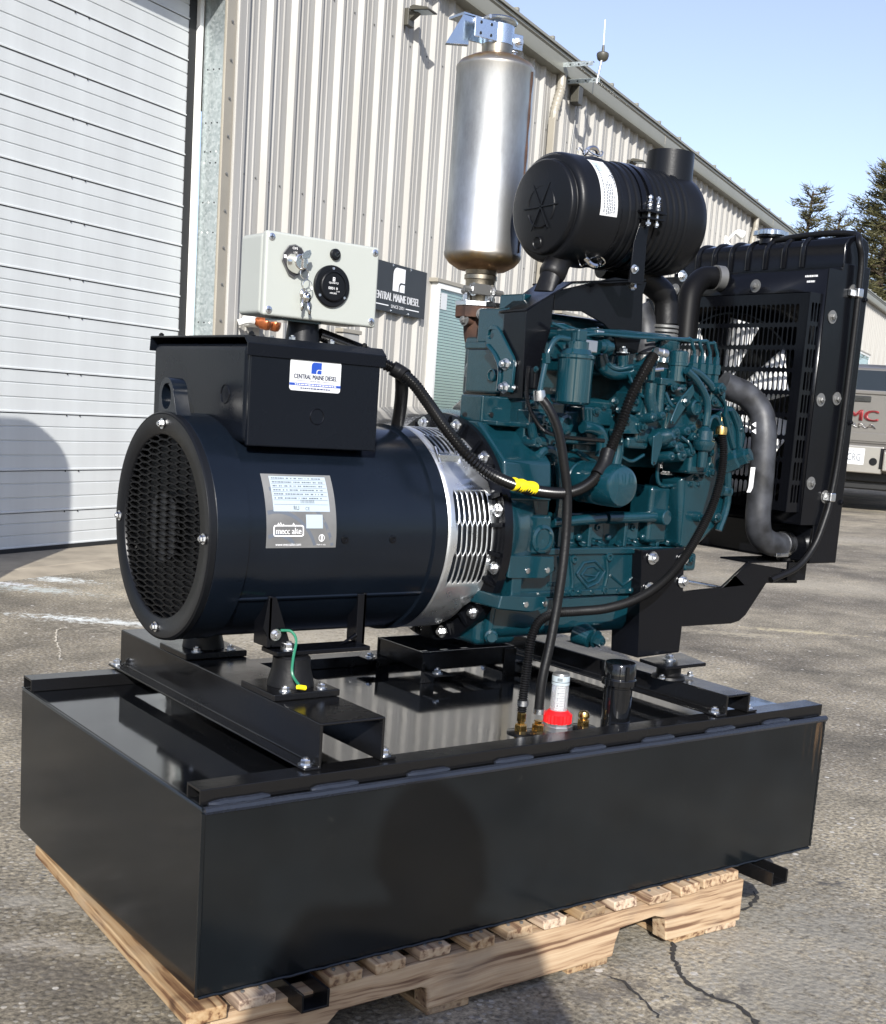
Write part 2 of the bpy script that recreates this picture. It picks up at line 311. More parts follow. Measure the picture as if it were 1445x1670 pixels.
def frame(d):
    d = Vector(d).normalized(); u = d.orthogonal().normalized()
    if abs(d.z) < .95: u = d.cross(Vector((0,0,1))).normalized()
    return u, d.cross(u).normalized()
class MB:
    def __init__(s): s.v = []; s.f = []; s.m = []
    def add(s, v, f): 
        k = len(s.v); s.v += [Vector(q) for q in v]; s.f += [tuple(k+i for i in g) for g in f]; return s
    def box(s, lo, hi, rot=None, at=None):
        (a,b,c),(d,e,g) = lo, hi
        v = [V(x,y,z) for z in (c,g) for x,y in ((a,b),(d,b),(d,e),(a,e))]
        if rot is not None:
            o = Vector(at) if at is not None else (V(a,b,c)+V(d,e,g))/2
            v = [o + rot@(q-o) for q in v]
        return s.add(v, [(3,2,1,0),(4,5,6,7),(0,1,5,4),(1,2,6,5),(2,3,7,6),(3,0,4,7)])
    def prism(s, poly, vec):
        n = len(poly); vec = Vector(vec); v = [Vector(p) for p in poly]
        k = tessellate_polygon([v]); w = v+[p+vec for p in v]
        nrm = sum((v[i].cross(v[(i+1)%n]) for i in range(n)), Vector())
        f = [tuple(t) for t in k] + [tuple(i+n for i in t[::-1]) for t in k] + [(i,(i+1)%n,(i+1)%n+n,i+n) for i in range(n)]
        return s.add(w, f)
    def lathe(s, o, d, prof, n=32, close=True, seg=None):
        o = Vector(o); d = Vector(d).normalized(); u, w = frame(d)
        k = []; 
        for t, r in prof:
            k.append([o + d*t + (u*math.cos(a)+w*math.sin(a))*r for a in [2*PI*i/n for i in range(n)]])
        v = sum(k, []); f = []
        for j in range(len(prof)-1):
            for i in range(n): f.append((j*n+i, j*n+(i+1)%n, (j+1)*n+(i+1)%n, (j+1)*n+i))
        if close: f.append(tuple(range(n))[::-1]); f.append(tuple((len(prof)-1)*n+i for i in range(n)))
        return s.add(v, f)
    def cyl(s, a, b, r, r2=None, n=20):
        a = Vector(a); b = Vector(b); return s.lathe(a, b-a, [(0,r),((b-a).length, r if r2 is None else r2)], n)
    def tube(s, P, r, n=10, res=6, smooth=True, ring=None, cap=True):
        Q = catmull(P, res) if smooth else [Vector(p) for p in P]
        if ring:  # corrugated: resample at even pitch
            L = [0.]
            for i in range(1, len(Q)): L.append(L[-1]+(Q[i]-Q[i-1]).length)
            N = max(4, int(L[-1]/ring*2)); R = []; j = 0
            for i in range(N+1):
                t = L[-1]*i/N
                while j < len(L)-2 and L[j+1] < t: j += 1
                R.append(Q[j].lerp(Q[j+1], (t-L[j])/max(1e-9, L[j+1]-L[j])))
            Q = R
        rad = [r if not callable(r) else r(i/(len(Q)-1)) for i in range(len(Q))]
        if ring: rad = [q*(1.07 if i % 2 else .82) for i, q in enumerate(rad)]
        T = [(Q[min(i+1,len(Q)-1)]-Q[max(i-1,0)]).normalized() for i in range(len(Q))]
        u, w = frame(T[0]); v = []
        for i, q in enumerate(Q):
            if i: 
                rot = T[i-1].rotation_difference(T[i]); u = rot@u; u = (u - T[i]*u.dot(T[i])).normalized()
            w = T[i].cross(u)
            v += [q + (u*math.cos(2*PI*k/n)+w*math.sin(2*PI*k/n))*rad[i] for k in range(n)]
        f = [(j*n+i, j*n+(i+1)%n, (j+1)*n+(i+1)%n, (j+1)*n+i) for j in range(len(Q)-1) for i in range(n)]
        if cap: f += [tuple(range(n))[::-1], tuple((len(Q)-1)*n+i for i in range(n))]
        return s.add(v, f)
    def sphere(s, c, r, n=12, sq=(1,1,1)):
        c = Vector(c); k = n//2; v = [c+V(0,0,r*sq[2])]
        for j in range(1, k):
            for i in range(n):
                a, b = 2*PI*i/n, PI*j/k; v.append(c+V(r*sq[0]*math.sin(b)*math.cos(a), r*sq[1]*math.sin(b)*math.sin(a), r*sq[2]*math.cos(b)))
        v.append(c-V(0,0,r*sq[2])); f = [(0,1+i,1+(i+1)%n) for i in range(n)]
        for j in range(k-2):
            for i in range(n): a = 1+j*n; f.append((a+i, a+n+i, a+n+(i+1)%n, a+(i+1)%n))
        a = 1+(k-2)*n; f += [(a+i, len(v)-1, a+(i+1)%n) for i in range(n)]
        return s.add(v, f)
    def sheet(s, outer, holes, fn, cuts=None):
        # flat sheet with holes given in (u,v); fn maps (u,v) to a point; cuts = v step so a bent sheet follows its curve
        L = [[V(u,v,0) for u,v in h] for h in [outer]+holes]; flat = sum(L, [])
        bm = bmesh.new(); vs = [bm.verts.new(p) for p in flat]
        for t in tessellate_polygon(L):
            if len(set(t)) == 3:
                try: bm.faces.new([vs[i] for i in t])
                except ValueError: pass
        if cuts:
            a = min(p.y for p in flat); b = max(p.y for p in flat); k = a+cuts
            while k < b:
                bmesh.ops.bisect_plane(bm, geom=bm.verts[:]+bm.edges[:]+bm.faces[:], plane_co=(0,k,0), plane_no=(0,1,0)); k += cuts
        bmesh.ops.recalc_face_normals(bm, faces=bm.faces[:])
        bm.verts.index_update()
        s.add([fn(v.co.x, v.co.y) for v in bm.verts], [tuple(v.index for v in f.verts) for f in bm.faces]); bm.free(); return s
    def grid(s, fn, u0, u1, v0, v1, nu=1, nv=1):
        v = [fn(u0+(u1-u0)*i/nu, v0+(v1-v0)*j/nv) for j in range(nv+1) for i in range(nu+1)]
        return s.add(v, [(j*(nu+1)+i, j*(nu+1)+i+1, (j+1)*(nu+1)+i+1, (j+1)*(nu+1)+i) for j in range(nv) for i in range(nu)])
    def out(s, name, m, parent=None, bevel=0., ang=35, solid=0., label=None, cat=None, group=None, kind=None, org=None, recalc=True, segs=2, flat=False):
        me = bpy.data.meshes.new(name); v = s.v
        lo = V(*(min(p[i] for p in v) for i in range(3))); hi = V(*(max(p[i] for p in v) for i in range(3)))
        c = Vector(org) if org is not None else (lo+hi)/2
        me.from_pydata([p-c for p in v], [], s.f)
        if recalc:
            bm = bmesh.new(); bm.from_mesh(me); bmesh.ops.recalc_face_normals(bm, faces=bm.faces[:]); bm.to_mesh(me); bm.free()
        me.materials.append(MATS[m]); (me.shade_flat() if flat else me.shade_smooth()); flat or me.set_sharp_from_angle(angle=math.radians(ang))
        return place(name, me, c, parent, bevel, solid, label, cat, group, kind, segs)
def place(name, me, c, parent=None, bevel=0., solid=0., label=None, cat=None, group=None, kind=None, segs=2):
    o = bpy.data.objects.new(name, me); COL.objects.link(o)
    if parent is not None: o.parent = parent; o.location = Vector(c)-ORG[parent.name]
    else: o.location = c
    ORG[o.name] = Vector(c)
    if solid: 
        md = o.modifiers.new('thickness', 'SOLIDIFY'); md.thickness = solid; md.offset = -1
    if bevel:
        md = o.modifiers.new('edge', 'BEVEL'); md.width = bevel; md.segments = segs; md.limit_method = 'ANGLE'; md.angle_limit = math.radians(38); md.harden_normals = True
    tag(o, label, cat, group, kind); return o
BOLT = {}
def bolt(p, n, r, parent, m='zinc', name='bolt', washer=1.45, h=.75):
    key = (round(r,4), m, washer, h)
    if key not in BOLT:
        b = MB()
        if washer: b.lathe((0,0,0), (0,0,1), [(0,r*washer),(r*.22,r*washer),(r*.24,r*.9)], 16)
        b.lathe((0,0,r*.2), (0,0,1), [(0,r),(r*h,r),(r*(h+.18),r*.86)], 6)
        b.lathe((0,0,r*(h+.36)), (0,0,1), [(0,r*.5),(r*.35,r*.5)], 8)
        me = bpy.data.meshes.new('bolt'); me.from_pydata(b.v, [], b.f); me.materials.append(MATS[m]); me.shade_smooth(); me.set_sharp_from_angle(angle=math.radians(30)); BOLT[key] = me
    o = bpy.data.objects.new(name, BOLT[key]); COL.objects.link(o); o.parent = parent; o.location = Vector(p)-ORG[parent.name]
    o.rotation_mode = 'QUATERNION'; q = Vector(n).to_track_quat('Z','Y'); o.rotation_quaternion = q @ Quaternion((0,0,1), random.random()*2)
    return o
def text_verts(s, size):
    cu = bpy.data.curves.new('txt', 'FONT'); cu.body = s; cu.size = size; cu.align_x = 'CENTER'; cu.align_y = 'CENTER'; cu.resolution_u = 3
    o = bpy.data.objects.new('txt', cu); COL.objects.link(o); dg = bpy.context.evaluated_depsgraph_get()
    me = bpy.data.meshes.new_from_object(o.evaluated_get(dg)); v = [q.co.copy() for q in me.vertices]; f = [tuple(p.vertices) for p in me.polygons]
    bpy.data.objects.remove(o); bpy.data.curves.remove(cu); bpy.data.meshes.remove(me); return v, f
def txt(b, s, fn, u, v, w, h=None, bold=0):
    # lettering fitted to width w (and height h) centred at (u,v) on the surface fn
    vv, f = text_verts(s, 1.); x0 = min(p.x for p in vv); x1 = max(p.x for p in vv); y0 = min(p.y for p in vv); y1 = max(p.y for p in vv)
    k = w/(x1-x0); kh = k if h is None else h/(y1-y0)
    for d in ([0] if not bold else [-bold, 0, bold]):
        b.add([fn(u+(p.x-(x0+x1)/2)*k+d, v+(p.y-(y0+y1)/2)*kh) for p in vv], f)
    return b
def rrect(u0, u1, v0, v1, r, n=4):
    P = []
    for cx, cy, a in ((u1-r,v1-r,0),(u0+r,v1-r,PI/2),(u0+r,v0+r,PI),(u1-r,v0+r,1.5*PI)):
        P += [(cx+r*math.cos(a+PI/2*i/n), cy+r*math.sin(a+PI/2*i/n)) for i in range(n+1)]
    return P
def plane_fn(o, x, y, off=0.):
    o = Vector(o); x = Vector(x); y = Vector(y); n = x.cross(y).normalized()*off
    return lambda u, v: o+x*u+y*v+n

# ================================================================ SETTING
GZ = -.125
STREAKS = [(*(1.1358,3.6401,-0.125)[:2], .45, .11, -.66, (.70,.74,.73), .95), (*(1.3119,3.4886,-0.125)[:2], .30, .09, -.66, (.68,.72,.71), .85),
 (*(1.4424,4.7124,-0.125)[:2], .30, .13, -.75, (.68,.72,.71), .8), (*(1.1673,4.6358,-0.125)[:2], .3, .09, -.7, (.6,.61,.64), .85), (*(1.2643,4.4204,-0.125)[:2], .45, .15, -.75, (.5,.55,.54), .7),
 (*(1.9156,5.2963,-0.125)[:2], .3, .1, -.66, (.68,.68,.67), .7),
 (*(4.5291,2.3989,-0.125)[:2], .55, .09, -.66, (.50,.43,.28), .75), (*(4.1415,2.421,-0.125)[:2], .5, .11, -.66, (.42,.37,.27), .6),
 (*(6.3269,3.6345,-0.125)[:2], 2.6, .75, -.66, (.36,.325,.26), .55), (*(1.9182,2.9726,-0.125)[:2], 1.4, .5, -.66, (.38,.34,.265), .6),
 (*(10.0902,6.0097,-0.125)[:2], 2.2, .8, -.66, (.40,.36,.29), .6), (*(1.1455,-0.1448,-0.125)[:2], .75, .6, .2, (.27,.255,.22), .6), (*(-0.0065,0.5121,-0.125)[:2], .32, .07, -.66, (.30,.275,.235), .8), (*(0.0333,0.727,-0.125)[:2], .3, .1, -.66, (.3,.28,.24), .6), (*(1.5993,0.0466,-0.125)[:2], .06, .035, -.4, (.07,.065,.06), .9), (*(0.8925,-0.2124,-0.125)[:2], .22, .035, -.05, (.07,.062,.055), .75), (*(0.7973,-0.1071,-0.125)[:2], .2, .06, -.1, (.085,.075,.065), .7), (*(0.5603,2.3887,-0.125)[:2], .6, .3, -.66, (.12,.105,.085), .5), (*(-0.0348,0.4027,-0.125)[:2], .4, .12, -.66, (.1,.088,.075), .5)]
asphalt()
g = MB().grid(lambda u,v: V(u,v,GZ), -160, 260, -160, 260, 6, 6).out('ground', 'asphalt', recalc=False, org=(0,0,GZ), kind='structure')
# cracks in the asphalt: thin dark ribbons with ragged edges lying in the surface
def crack(P, w, name='asphalt_crack', m='crack'):
    rnd = random.Random(3); Q = []
    for i in range(len(P)-1):
        a, b = Vector(P[i]), Vector(P[i+1]); n = max(2, int((b-a).length/.009))
        Q += [a.lerp(b, k/n)+V(rnd.uniform(-.0045,.0045), rnd.uniform(-.0045,.0045), 0) for k in range(n)]
    Q.append(Vector(P[-1])); v = []; f = []
    for i, q in enumerate(Q):
        t = (Q[min(i+1,len(Q)-1)]-Q[max(0,i-1)]).normalized(); s = V(-t.y,t.x,0); k = w*rnd.uniform(.1,1.25)*(min(1, i/4, (len(Q)-1-i)/4)+.05)
        v += [q+s*k+V(0,0,.004), q-s*k*rnd.uniform(.4,1)+V(0,0,.004)]
        if i: f.append((2*i-2,2*i-1,2*i+1,2*i))
    MB().add(v, f).out(name, m, recalc=False, kind='structure')
crack([(1.0732,0.0479,-0.125),(1.0417,0.0048,-0.125),(0.9921,-0.0385,-0.125),(0.9415,-0.0954,-0.125),(0.9047,-0.1601,-0.125),(0.9099,-0.2114,-0.125),(0.924,-0.2505,-0.125),(0.9127,-0.3001,-0.125),(0.88,-0.373,-0.125)], .0065)
crack([(1.2471,0.027,-0.125),(1.3069,0.0323,-0.125),(1.3694,0.0638,-0.125),(1.3906,0.0917,-0.125)], .0045)
crack([(1.0462,0.009,-0.125),(1.0999,0.0138,-0.125),(1.1529,0.0199,-0.125)], .003)
crack([(0.79,-0.0424,-0.125),(0.8082,-0.0802,-0.125),(0.7842,-0.1737,-0.125),(0.7592,-0.2345,-0.125)], .003)
crack([(1.0339,3.4451,-0.125),(0.9781,3.4038,-0.125),(0.9015,3.1975,-0.125),(0.8522,3.0009,-0.125),(0.7987,2.8547,-0.125)], .0045, 'chalk_line', 'chalk')

# ---------------------------------------------------------------- warehouse (local x along the wall, -y out of the wall)
WALL_RZ = math.radians(26.4); WX, WY = 2.3469, 5.8152
bld = empty('warehouse', (WX, WY, 0), WALL_RZ, 'long cream ribbed metal warehouse with white roll-up door and grey gutter', 'building')
def L(s, off, z): return V(s, -off, z)
ZT = 4.34
# one siding sheet: three ribs with two small stiffeners between them
def siding_sheet(w=.285, n=3, z0=-.12, z1=ZT):
    prof = [(0,0)]
    for i in range(n):
        x = i*w
        prof += [(x+.012,0),(x+.040,.036),(x+.068,.036),(x+.096,0),(x+.140,0),(x+.147,.006),(x+.158,.006),(x+.165,0),(x+.205,0),(x+.212,.006),(x+.223,.006),(x+.230,0)]
    prof.append((n*w,0)); v = []; f = []
    for i, (x, o) in enumerate(prof):
        v += [L(x,o,z0), L(x,o,z1)]
        if i: f.append((2*i-2,2*i,2*i+1,2*i-1))
    return MB().add(v, f)
s0 = .80; first = siding_sheet(); PW_ = .855
ref = first.out('siding_panel', 'siding', bld, recalc=False, ang=20, org=(0,0,2))
ref.location = (s0, 0, 2)
sb = MB()
for zz in (.55, 2.35, 3.75):
    for i in range(3):
        for xx in (.118, .25): sb.lathe(L(i*.285+xx, -.001, zz), (0,-1,0), [(0,.0085),(.004,.008),(.0045,.005),(.009,.0045)], 6)
scr = sb.out('panel_screw', 'screw_grey', ref, kind='stuff', org=(PW_/2,0,2)); scr.location = (PW_/2, 0, 0)
for i in range(1, 52):
    o = ref.copy(); COL.objects.link(o); o.location = (s0+PW_*i, 0, 2)
    if i < 16:
        q = scr.copy(); COL.objects.link(q); q.parent = o
MB().box((.76,.02,-.12),(45.3,.12,4.4)).out('inner_wall', 'trim_taupe', bld)
MB().box((-6,.02,3.46),(.70,.12,4.4)).out('header_wall', 'siding', bld)
MB().box((-6,-.012,3.40),(.755,.05,3.52)).out('header_trim', 'trim_taupe', bld, .004)
# gutter, fascia, roof
gp = [(0,4.30),(.125,4.30),(.135,4.33),(.135,4.43),(.15,4.445),(.15,4.47),(.14,4.47),(.125,4.45),(.02,4.45),(0,4.46)]
MB().prism([L(-6,o,z) for o,z in gp], (51.4,0,0)).out('gutter', 'gutter', bld, ang=20)
MB().prism([L(-6,.17,4.475),L(-6,.17,4.50),L(-6,-7,5.02),L(-6,-7,4.995)], (51.4,0,0)).out('roof', 'gutter', bld, ang=20)
mb = MB()
for i in range(60): mb.box(L(-5.6+.855*i,.172,4.502), L(-5.56+.855*i,.0,4.53))
mb.out('roof_rib', 'gutter', bld, kind='stuff')
mb = MB()
for x in (3.2, 9.3, 15.4, 21.5): mb.box(L(x,.138,4.335), L(x+.012,.1345,4.44))
mb.out('gutter_joint', 'trim_taupe', bld)
for sx in (5.9, 14.35, 22.8, 31.2):
    d = MB(); d.box(L(sx-.045,.115,-.1), L(sx+.045,.035,3.86)); d.out('downspout', 'trim_taupe', bld, .01)
    e = MB().tube([L(sx,.075,3.84),L(sx+.005,.078,3.93),L(sx+.05,.085,4.06),L(sx+.1,.085,4.16),L(sx+.115,.08,4.31)], lambda t: .047+.004*math.sin(t*70)*(.2<t<.8), 10, 10)
    e.out('downspout_elbow', 'trim_taupe', bld)
# roll-up door
door = empty('roll_up_door', L(-1.8,-.19,1.7), parent=bld); door['label'] = 'white ribbed roll-up door with dark joints'
seams = [(0.485,2.979)[1], (0.504,2.643)[1], (0.518,2.398)[1], (0.536,2.074)[1], (0.55,1.826)[1], (0.568,1.502)[1], (0.581,1.282)[1]]
z = seams[-1]; alt = 0
while z > .1: z -= (.332 if alt == 0 else .243); alt ^= 1; seams.append(z)
seams[-1] = -.075
seams = [seams[0]+.58, seams[0]+.25] + seams
for i in range(len(seams)-1):
    a, b = seams[i], seams[i+1]; h = a-b; n = 4 if h > .29 else (3 if h > .17 else 2); st = h/n
    prof = [(-.02,a-.0075),(0,a-.0075)]
    for k in range(1, n): zz = a-k*st; prof += [(0,zz+.007),(-.005,zz+.003),(-.005,zz-.001),(0.001,zz-.004)]
    prof += [(0,b+.010),(.007,b+.006),(.007,b-.002),(-.02,b-.002)]
    v = []; f = []
    for j, (o, zz) in enumerate(prof):
        v += [L(-4.4,-.19+o,zz), L(.535,-.19+o,zz)]
        if j: f.append((2*j-2,2*j-1,2*j+1,2*j))
    f.append(tuple(range(1,len(v),2)))
    MB().add(v, f).out('door_panel', 'door_white', door, recalc=False, ang=12)
MB().box((-4.4,.212,-.07),(.6,.23,3.6)).out('door_backing', 'seal_black', door)
jc = None
for i in range(2, len(seams)-1):
    for x in (-.47,-.36):
        p = L(x+.003,-.1865,seams[i]-.008)
        if jc is None: jc = MB().box(p-V(.0018,.003,.006),p+V(.0018,.003,.005)).out('joint_clip','seal_black',door)
        else: o = jc.copy(); COL.objects.link(o); o.location = p-ORG[door.name]
MB().box((.535,.183,-.08),(.602,.225,3.45)).out('door_seal', 'seal_black', bld)
MB().box((-4.4,.178,-.102),(.60,.22,-.0755)).out('bottom_seal', 'seal_black', bld)
MB().box((.604,.155,-.1),(.640,.215,3.4)).out('inner_trim', 'trim_white', bld, .003)
jm = MB().box((.655,-.002,-.1),(.672,.158,3.4)).out('steel_jamb', 'galvanised', bld, label='galvanised steel door jamb with rows of small holes')
rr = random.Random(5); h0 = {}
for zz in (2.95, 2.62, 2.44, 2.37, 2.12, 1.93, 1.35, .9, .4):
    for yy in (.03,.075,.122):
        k = ('jamb_plug','trim_white') if rr.random() < .35 else ('jamb_hole','seal_black')
        if k not in h0: h0[k] = MB().cyl((.6535,yy,zz),(.656,yy,zz),.0055,n=8).out(*k, bld)
        else: o = h0[k].copy(); COL.objects.link(o); o.location = V(.65475,yy,zz)-ORG[bld.name]
MB().box((.655,-.018,-.1),(.758,.006,3.4)).out('corner_trim', 'trim_taupe', bld, .004)
MB().box((.757,-.036,-.1),(.84,.015,4.3)).out('edge_trim', 'siding', bld, .01)
sb = MB()
for k in range(16): sb.lathe((.706,-.017,3.25-.235*k), (0,-1,0), [(0,.011),(.005,.010),(.0055,.006),(.012,.005)], 6)
sb.out('trim_screw', 'screw_grey', bld)
# windows: frame, glass, blind slats
def window(s_, z0, z1, ww, blinds=True):
    fr = MB(); 
    for a, b in (((s_-.05,z0-.05),(s_,z1+.05)),((s_+ww,z0-.05),(s_+ww+.05,z1+.05)),((s_,z1),(s_+ww,z1+.05)),((s_,z0-.05),(s_+ww,z0))):
        fr.box(L(a[0],.075,a[1]), L(b[0],-.012,b[1]))
    fo = fr.out('window', 'trim_white', bld, .004)
    ORG[fo.name] = ORG[fo.name]
    MB().box(L(s_-.09,.085,z1+.05), L(s_+ww+.09,-.01,z1+.085)).out('head_trim', 'trim_taupe', fo, .004)
    MB().box(L(s_+.001,.037,z0+.001), L(s_+ww-.001,.0372,z1-.001)).out('back_panel', 'window_dark', fo)
    if blinds:
        n = int((z1-z0)/.026)
        sl = MB(); 
        for k in range(n):
            zz = z1-.02-k*(z1-z0-.03)/n
            sl.add([L(s_+.012,.0445,zz),L(s_+ww-.012,.0445,zz),L(s_+ww-.012,.0525,zz-.0205),L(s_+.012,.0525,zz-.0205)], [(0,1,2,3)])
        sl.out('blind_slat', 'blind', fo, recalc=False, kind='stuff')
    MB().box(L(s_+.002,.0605,z0+.002), L(s_+ww-.002,.0655,z1-.002)).out('pane', 'glass', fo)
    return fo
wf = window(3.72, .62, 1.93, .86)
MB().box(L(3.745,.068,1.76), L(3.86,.0665,1.90)).out('notice_sheet', 'label_white', wf)
window(6.6, .8, 1.95, .9); window(9.6, .8, 1.95, .9); window(25.4, 2.1, 3.0, 2.3, False)
MB().box((-4.4,-.30,GZ-.1),(.75,.215,-.1015)).out('door_sill', 'concrete', bld, .01)
MB().prism([L(-6,.30,GZ+.02),L(-6,.62,GZ-.02),L(-6,.30,GZ-.02)], (6.9,0,0)).out('concrete_apron', 'concrete', bld)
# company sign
def wall_root(name, s_, off, z_, label, cat, group=None):
    p = Matrix.Rotation(WALL_RZ, 3, 'Z') @ V(s_, -off, z_) + V(WX, WY, 0)
    return empty(name, p, WALL_RZ, label, cat, group, org=(s_, -off, z_))
SG = wall_root('company_sign', 2.86, .04, 1.84, 'black rectangular wall sign with white logo and CENTRAL MAINE DIESEL lettering', 'sign')
SX0, SX1, SZ0, SZ1 = 2.52, 3.49, 1.645, 2.035
MB().box(L(SX0,.052,SZ0), L(SX1,.040,SZ1)).out('sign_board', 'sign_black', SG, .002)
sf = lambda u, v: L(u, .0545, v)
def logo(b, fn, cx, cy, w, h):
    # rounded-corner block mark with a smaller block let into its lower right
    x0, x1, y0, y1 = cx-w/2, cx+w/2, cy-h/2, cy+h/2; r = w*.3
    o = [(x0,y0),(x0+w*.46,y0)]; xi, yi = x0+w*.50, y0+h*.40; r2 = w*.2
    o = [(x0,y0),(x0+w*.5,y0)] + [(x0+w*.5+r2-r2*math.cos(a), yi-r2+r2*math.sin(a)) for a in [PI/2*i/5 for i in range(6)]] + [(x1,yi),(x1,y1)]
    o += [(x0+r-r*math.sin(a), y1-r+r*math.cos(a)) for a in [PI/2*i/6 for i in range(7)]]
    b.sheet(o, [], fn)
    i = [(x0+w*.58,y0),(x1,y0),(x1,yi-h*.07),(x0+w*.58+r2,yi-h*.07)] + [(x0+w*.58+r2*.9-r2*.9*math.sin(a), yi-h*.07-r2*.9+r2*.9*math.cos(a)) for a in [PI/2*k/5 for k in range(6)]]
    b.sheet(i, [], fn)
b = MB(); logo(b, sf, 3.01, 1.915, .20, .19); b.out('logo', 'print_white', SG, recalc=False)
b = MB(); txt(b, 'CENTRAL MAINE DIESEL', sf, 2.985, 1.768, .78, .062, bold=.004); b.out('lettering', 'print_white', SG, recalc=False)
b = MB(); txt(b, 'SINCE 2001', sf, 3.01, 1.696, .22, .026); b.grid(sf, 2.59, 2.86, 1.692, 1.700); b.grid(sf, 3.15, 3.38, 1.692, 1.700); b.out('small_lettering', 'print_white', SG, recalc=False)
for u in (2.6, 2.9, 3.2): bolt(L(u,.052,SZ1-.015), (0,-1,0), .006, SG); bolt(L(u,.052,SZ0+.015), (0,-1,0), .006, SG)
# wall lights
def wall_light(s_, z_, label):
    r = wall_root('wall_light', s_, .02, z_, label, 'light', 'flat wall lights under the gutter')
    MB().box(L(s_-.05,.07,z_-.07), L(s_+.05,.03,z_+.06)).out('mounting_plate', 'fixture', r, .006)
    MB().prism([L(s_-.03,.06,z_+.04),L(s_-.03,.14,z_+.055),L(s_-.03,.14,z_+.025),L(s_-.03,.06,z_-.03)], (.06,0,0)).out('arm', 'fixture', r, .004)
    hd = MB().prism([L(s_-.075,.09,z_+.060),L(s_-.075,.12,z_+.070),L(s_-.075,.245,z_+.046),L(s_-.075,.26,z_+.034),L(s_-.075,.26,z_+.026),L(s_-.075,.09,z_+.036)], (.15,0,0)).out('lamp_head', 'fixture', r, .004)
    MB().prism([L(s_-.06,.12,z_+.0325),L(s_-.06,.245,z_+.0265),L(s_-.06,.245,z_+.0225),L(s_-.06,.12,z_+.0280)], (.12,0,0)).out('diffuser', 'label_silver', hd)
wall_light(2.92, 3.93, 'bronze flat wall light above the company sign, casting a long shadow')
wall_light(8.3, 3.88, 'bronze flat wall light just behind the black air cleaner')
# antenna
A = wall_root('roof_antenna', 7.0, .1, 4.5, 'white mast antenna with grey dome on two perforated gutter arms', 'antenna')
am = (6.135,4.28); ad = (6.216,4.524); aw_ = (6.201,4.858); a0 = (6.109,4.244)
px0 = L(am[0],.42,am[1])
for dz, ds in ((.0, 0.), (.10,-.22)):
    m_ = MB(); m_.box(L(am[0]-.02+ds,.45,am[1]-.04+dz), L(am[0]-.016+ds,.03,am[1]+dz)); m_.box(L(am[0]-.02+ds,.45,am[1]+dz), L(am[0]+.03+ds,.03,am[1]+.004+dz)); m_.out('arm', 'galvanised', A)
    hh = MB()
    for k in range(4): hh.cyl(L(am[0]-.0195+ds,.12+k*.09,am[1]-.02+dz), L(am[0]-.0225+ds,.12+k*.09,am[1]-.02+dz), .009, n=8)
    hh.out('arm_hole', 'seal_black', A)
MB().tube([L(a0[0],.42,a0[1]-.02), L(ad[0],.42,ad[1])], .012, 8, smooth=False).out('mast', 'aluminium', A)
MB().tube([L(ad[0],.42,ad[1]+.05), L(aw_[0],.42,aw_[1])], .006, 8, smooth=False).out('whip', 'trim_white', A)
MB().lathe(L(ad[0],.42,ad[1]-.055), (0,0,1), [(0,.035),(.015,.052),(.05,.063),(.07,.061),(.08,.05),(.09,.016),(.15,.011)], 20).out('dome', 'fixture', A)
MB().box(L(6.40,.12,4.12), L(6.52,.03,4.30)).out('junction_box', 'fixture', A, .005)
MB().tube([L(6.5,.08,4.12),L(6.49,.06,3.9),L(6.44,.055,3.4),L(6.38,.05,2.8),L(6.38,.045,2.0)], .008, 6).out('cable', 'screw_grey', A)
# security lights pair further along
S = wall_root('security_light', 12.9, .05, 3.75, 'white twin-head security light on wall left of the second downspout', 'light')
MB().box(L(12.84,.06,3.62), L(12.96,.03,3.78)).out('mounting_plate', 'trim_white', S, .01)
for sgn, zz in ((1,3.86),(1,3.58)):
    MB().tube([L(12.9,.06,3.70),L(12.9,.12,(zz+3.7)/2),L(13.0,.16,zz)], .018, 8).out('arm', 'trim_white', S)
    MB().lathe(L(13.0,.16,zz), (.6,-.7,-.35), [(0,.035),(.03,.05),(.12,.07),(.13,.062)], 14).out('lamp_head', 'trim_white', S)
    MB().lathe(L(13.0,.16,zz)+V(.6,-.7,-.35).normalized()*.132, (.6,-.7,-.35), [(0,.058),(.003,.055)], 14).out('lens', 'fixture', S)
# copper-coloured twin inlet on the wall
F = wall_root('hose_inlet', 1.08, .05, 1.39, 'pair of round copper-coloured hose inlet caps on wall below the grey box', 'pipe inlet')
MB().cyl(L(1.02,.0,1.40), L(1.02,.10,1.40), .045).out('pipe_stub', 'trim_white', F)
for du in (0, .105):
    MB().lathe(L(1.0+du,.10,1.395), (0.25,-1,-.12), [(0,.03),(.03,.034),(.035,.046),(.075,.05),(.095,.045),(.105,.03),(.108,.0)], 18, close=False).out('inlet_cap', 'copper_paint', F)
MB().tube([L(.86,.05,1.37),L(.9,.09,1.39),L(.96,.1,1.39)], .022, 8).out('side_pipe', 'trim_white', F)
E_ = wall_root('wall_box', 2.22, .06, 1.37, 'small cream utility box on siding under the company sign', 'utility box')
MB().box(L(2.12,.10,1.05), L(2.36,.036,1.425)).out('box_body', 'siding', E_, .006); MB().box(L(2.10,.11,1.42), L(2.38,.036,1.45)).out('box_lid', 'trim_taupe', E_, .004)

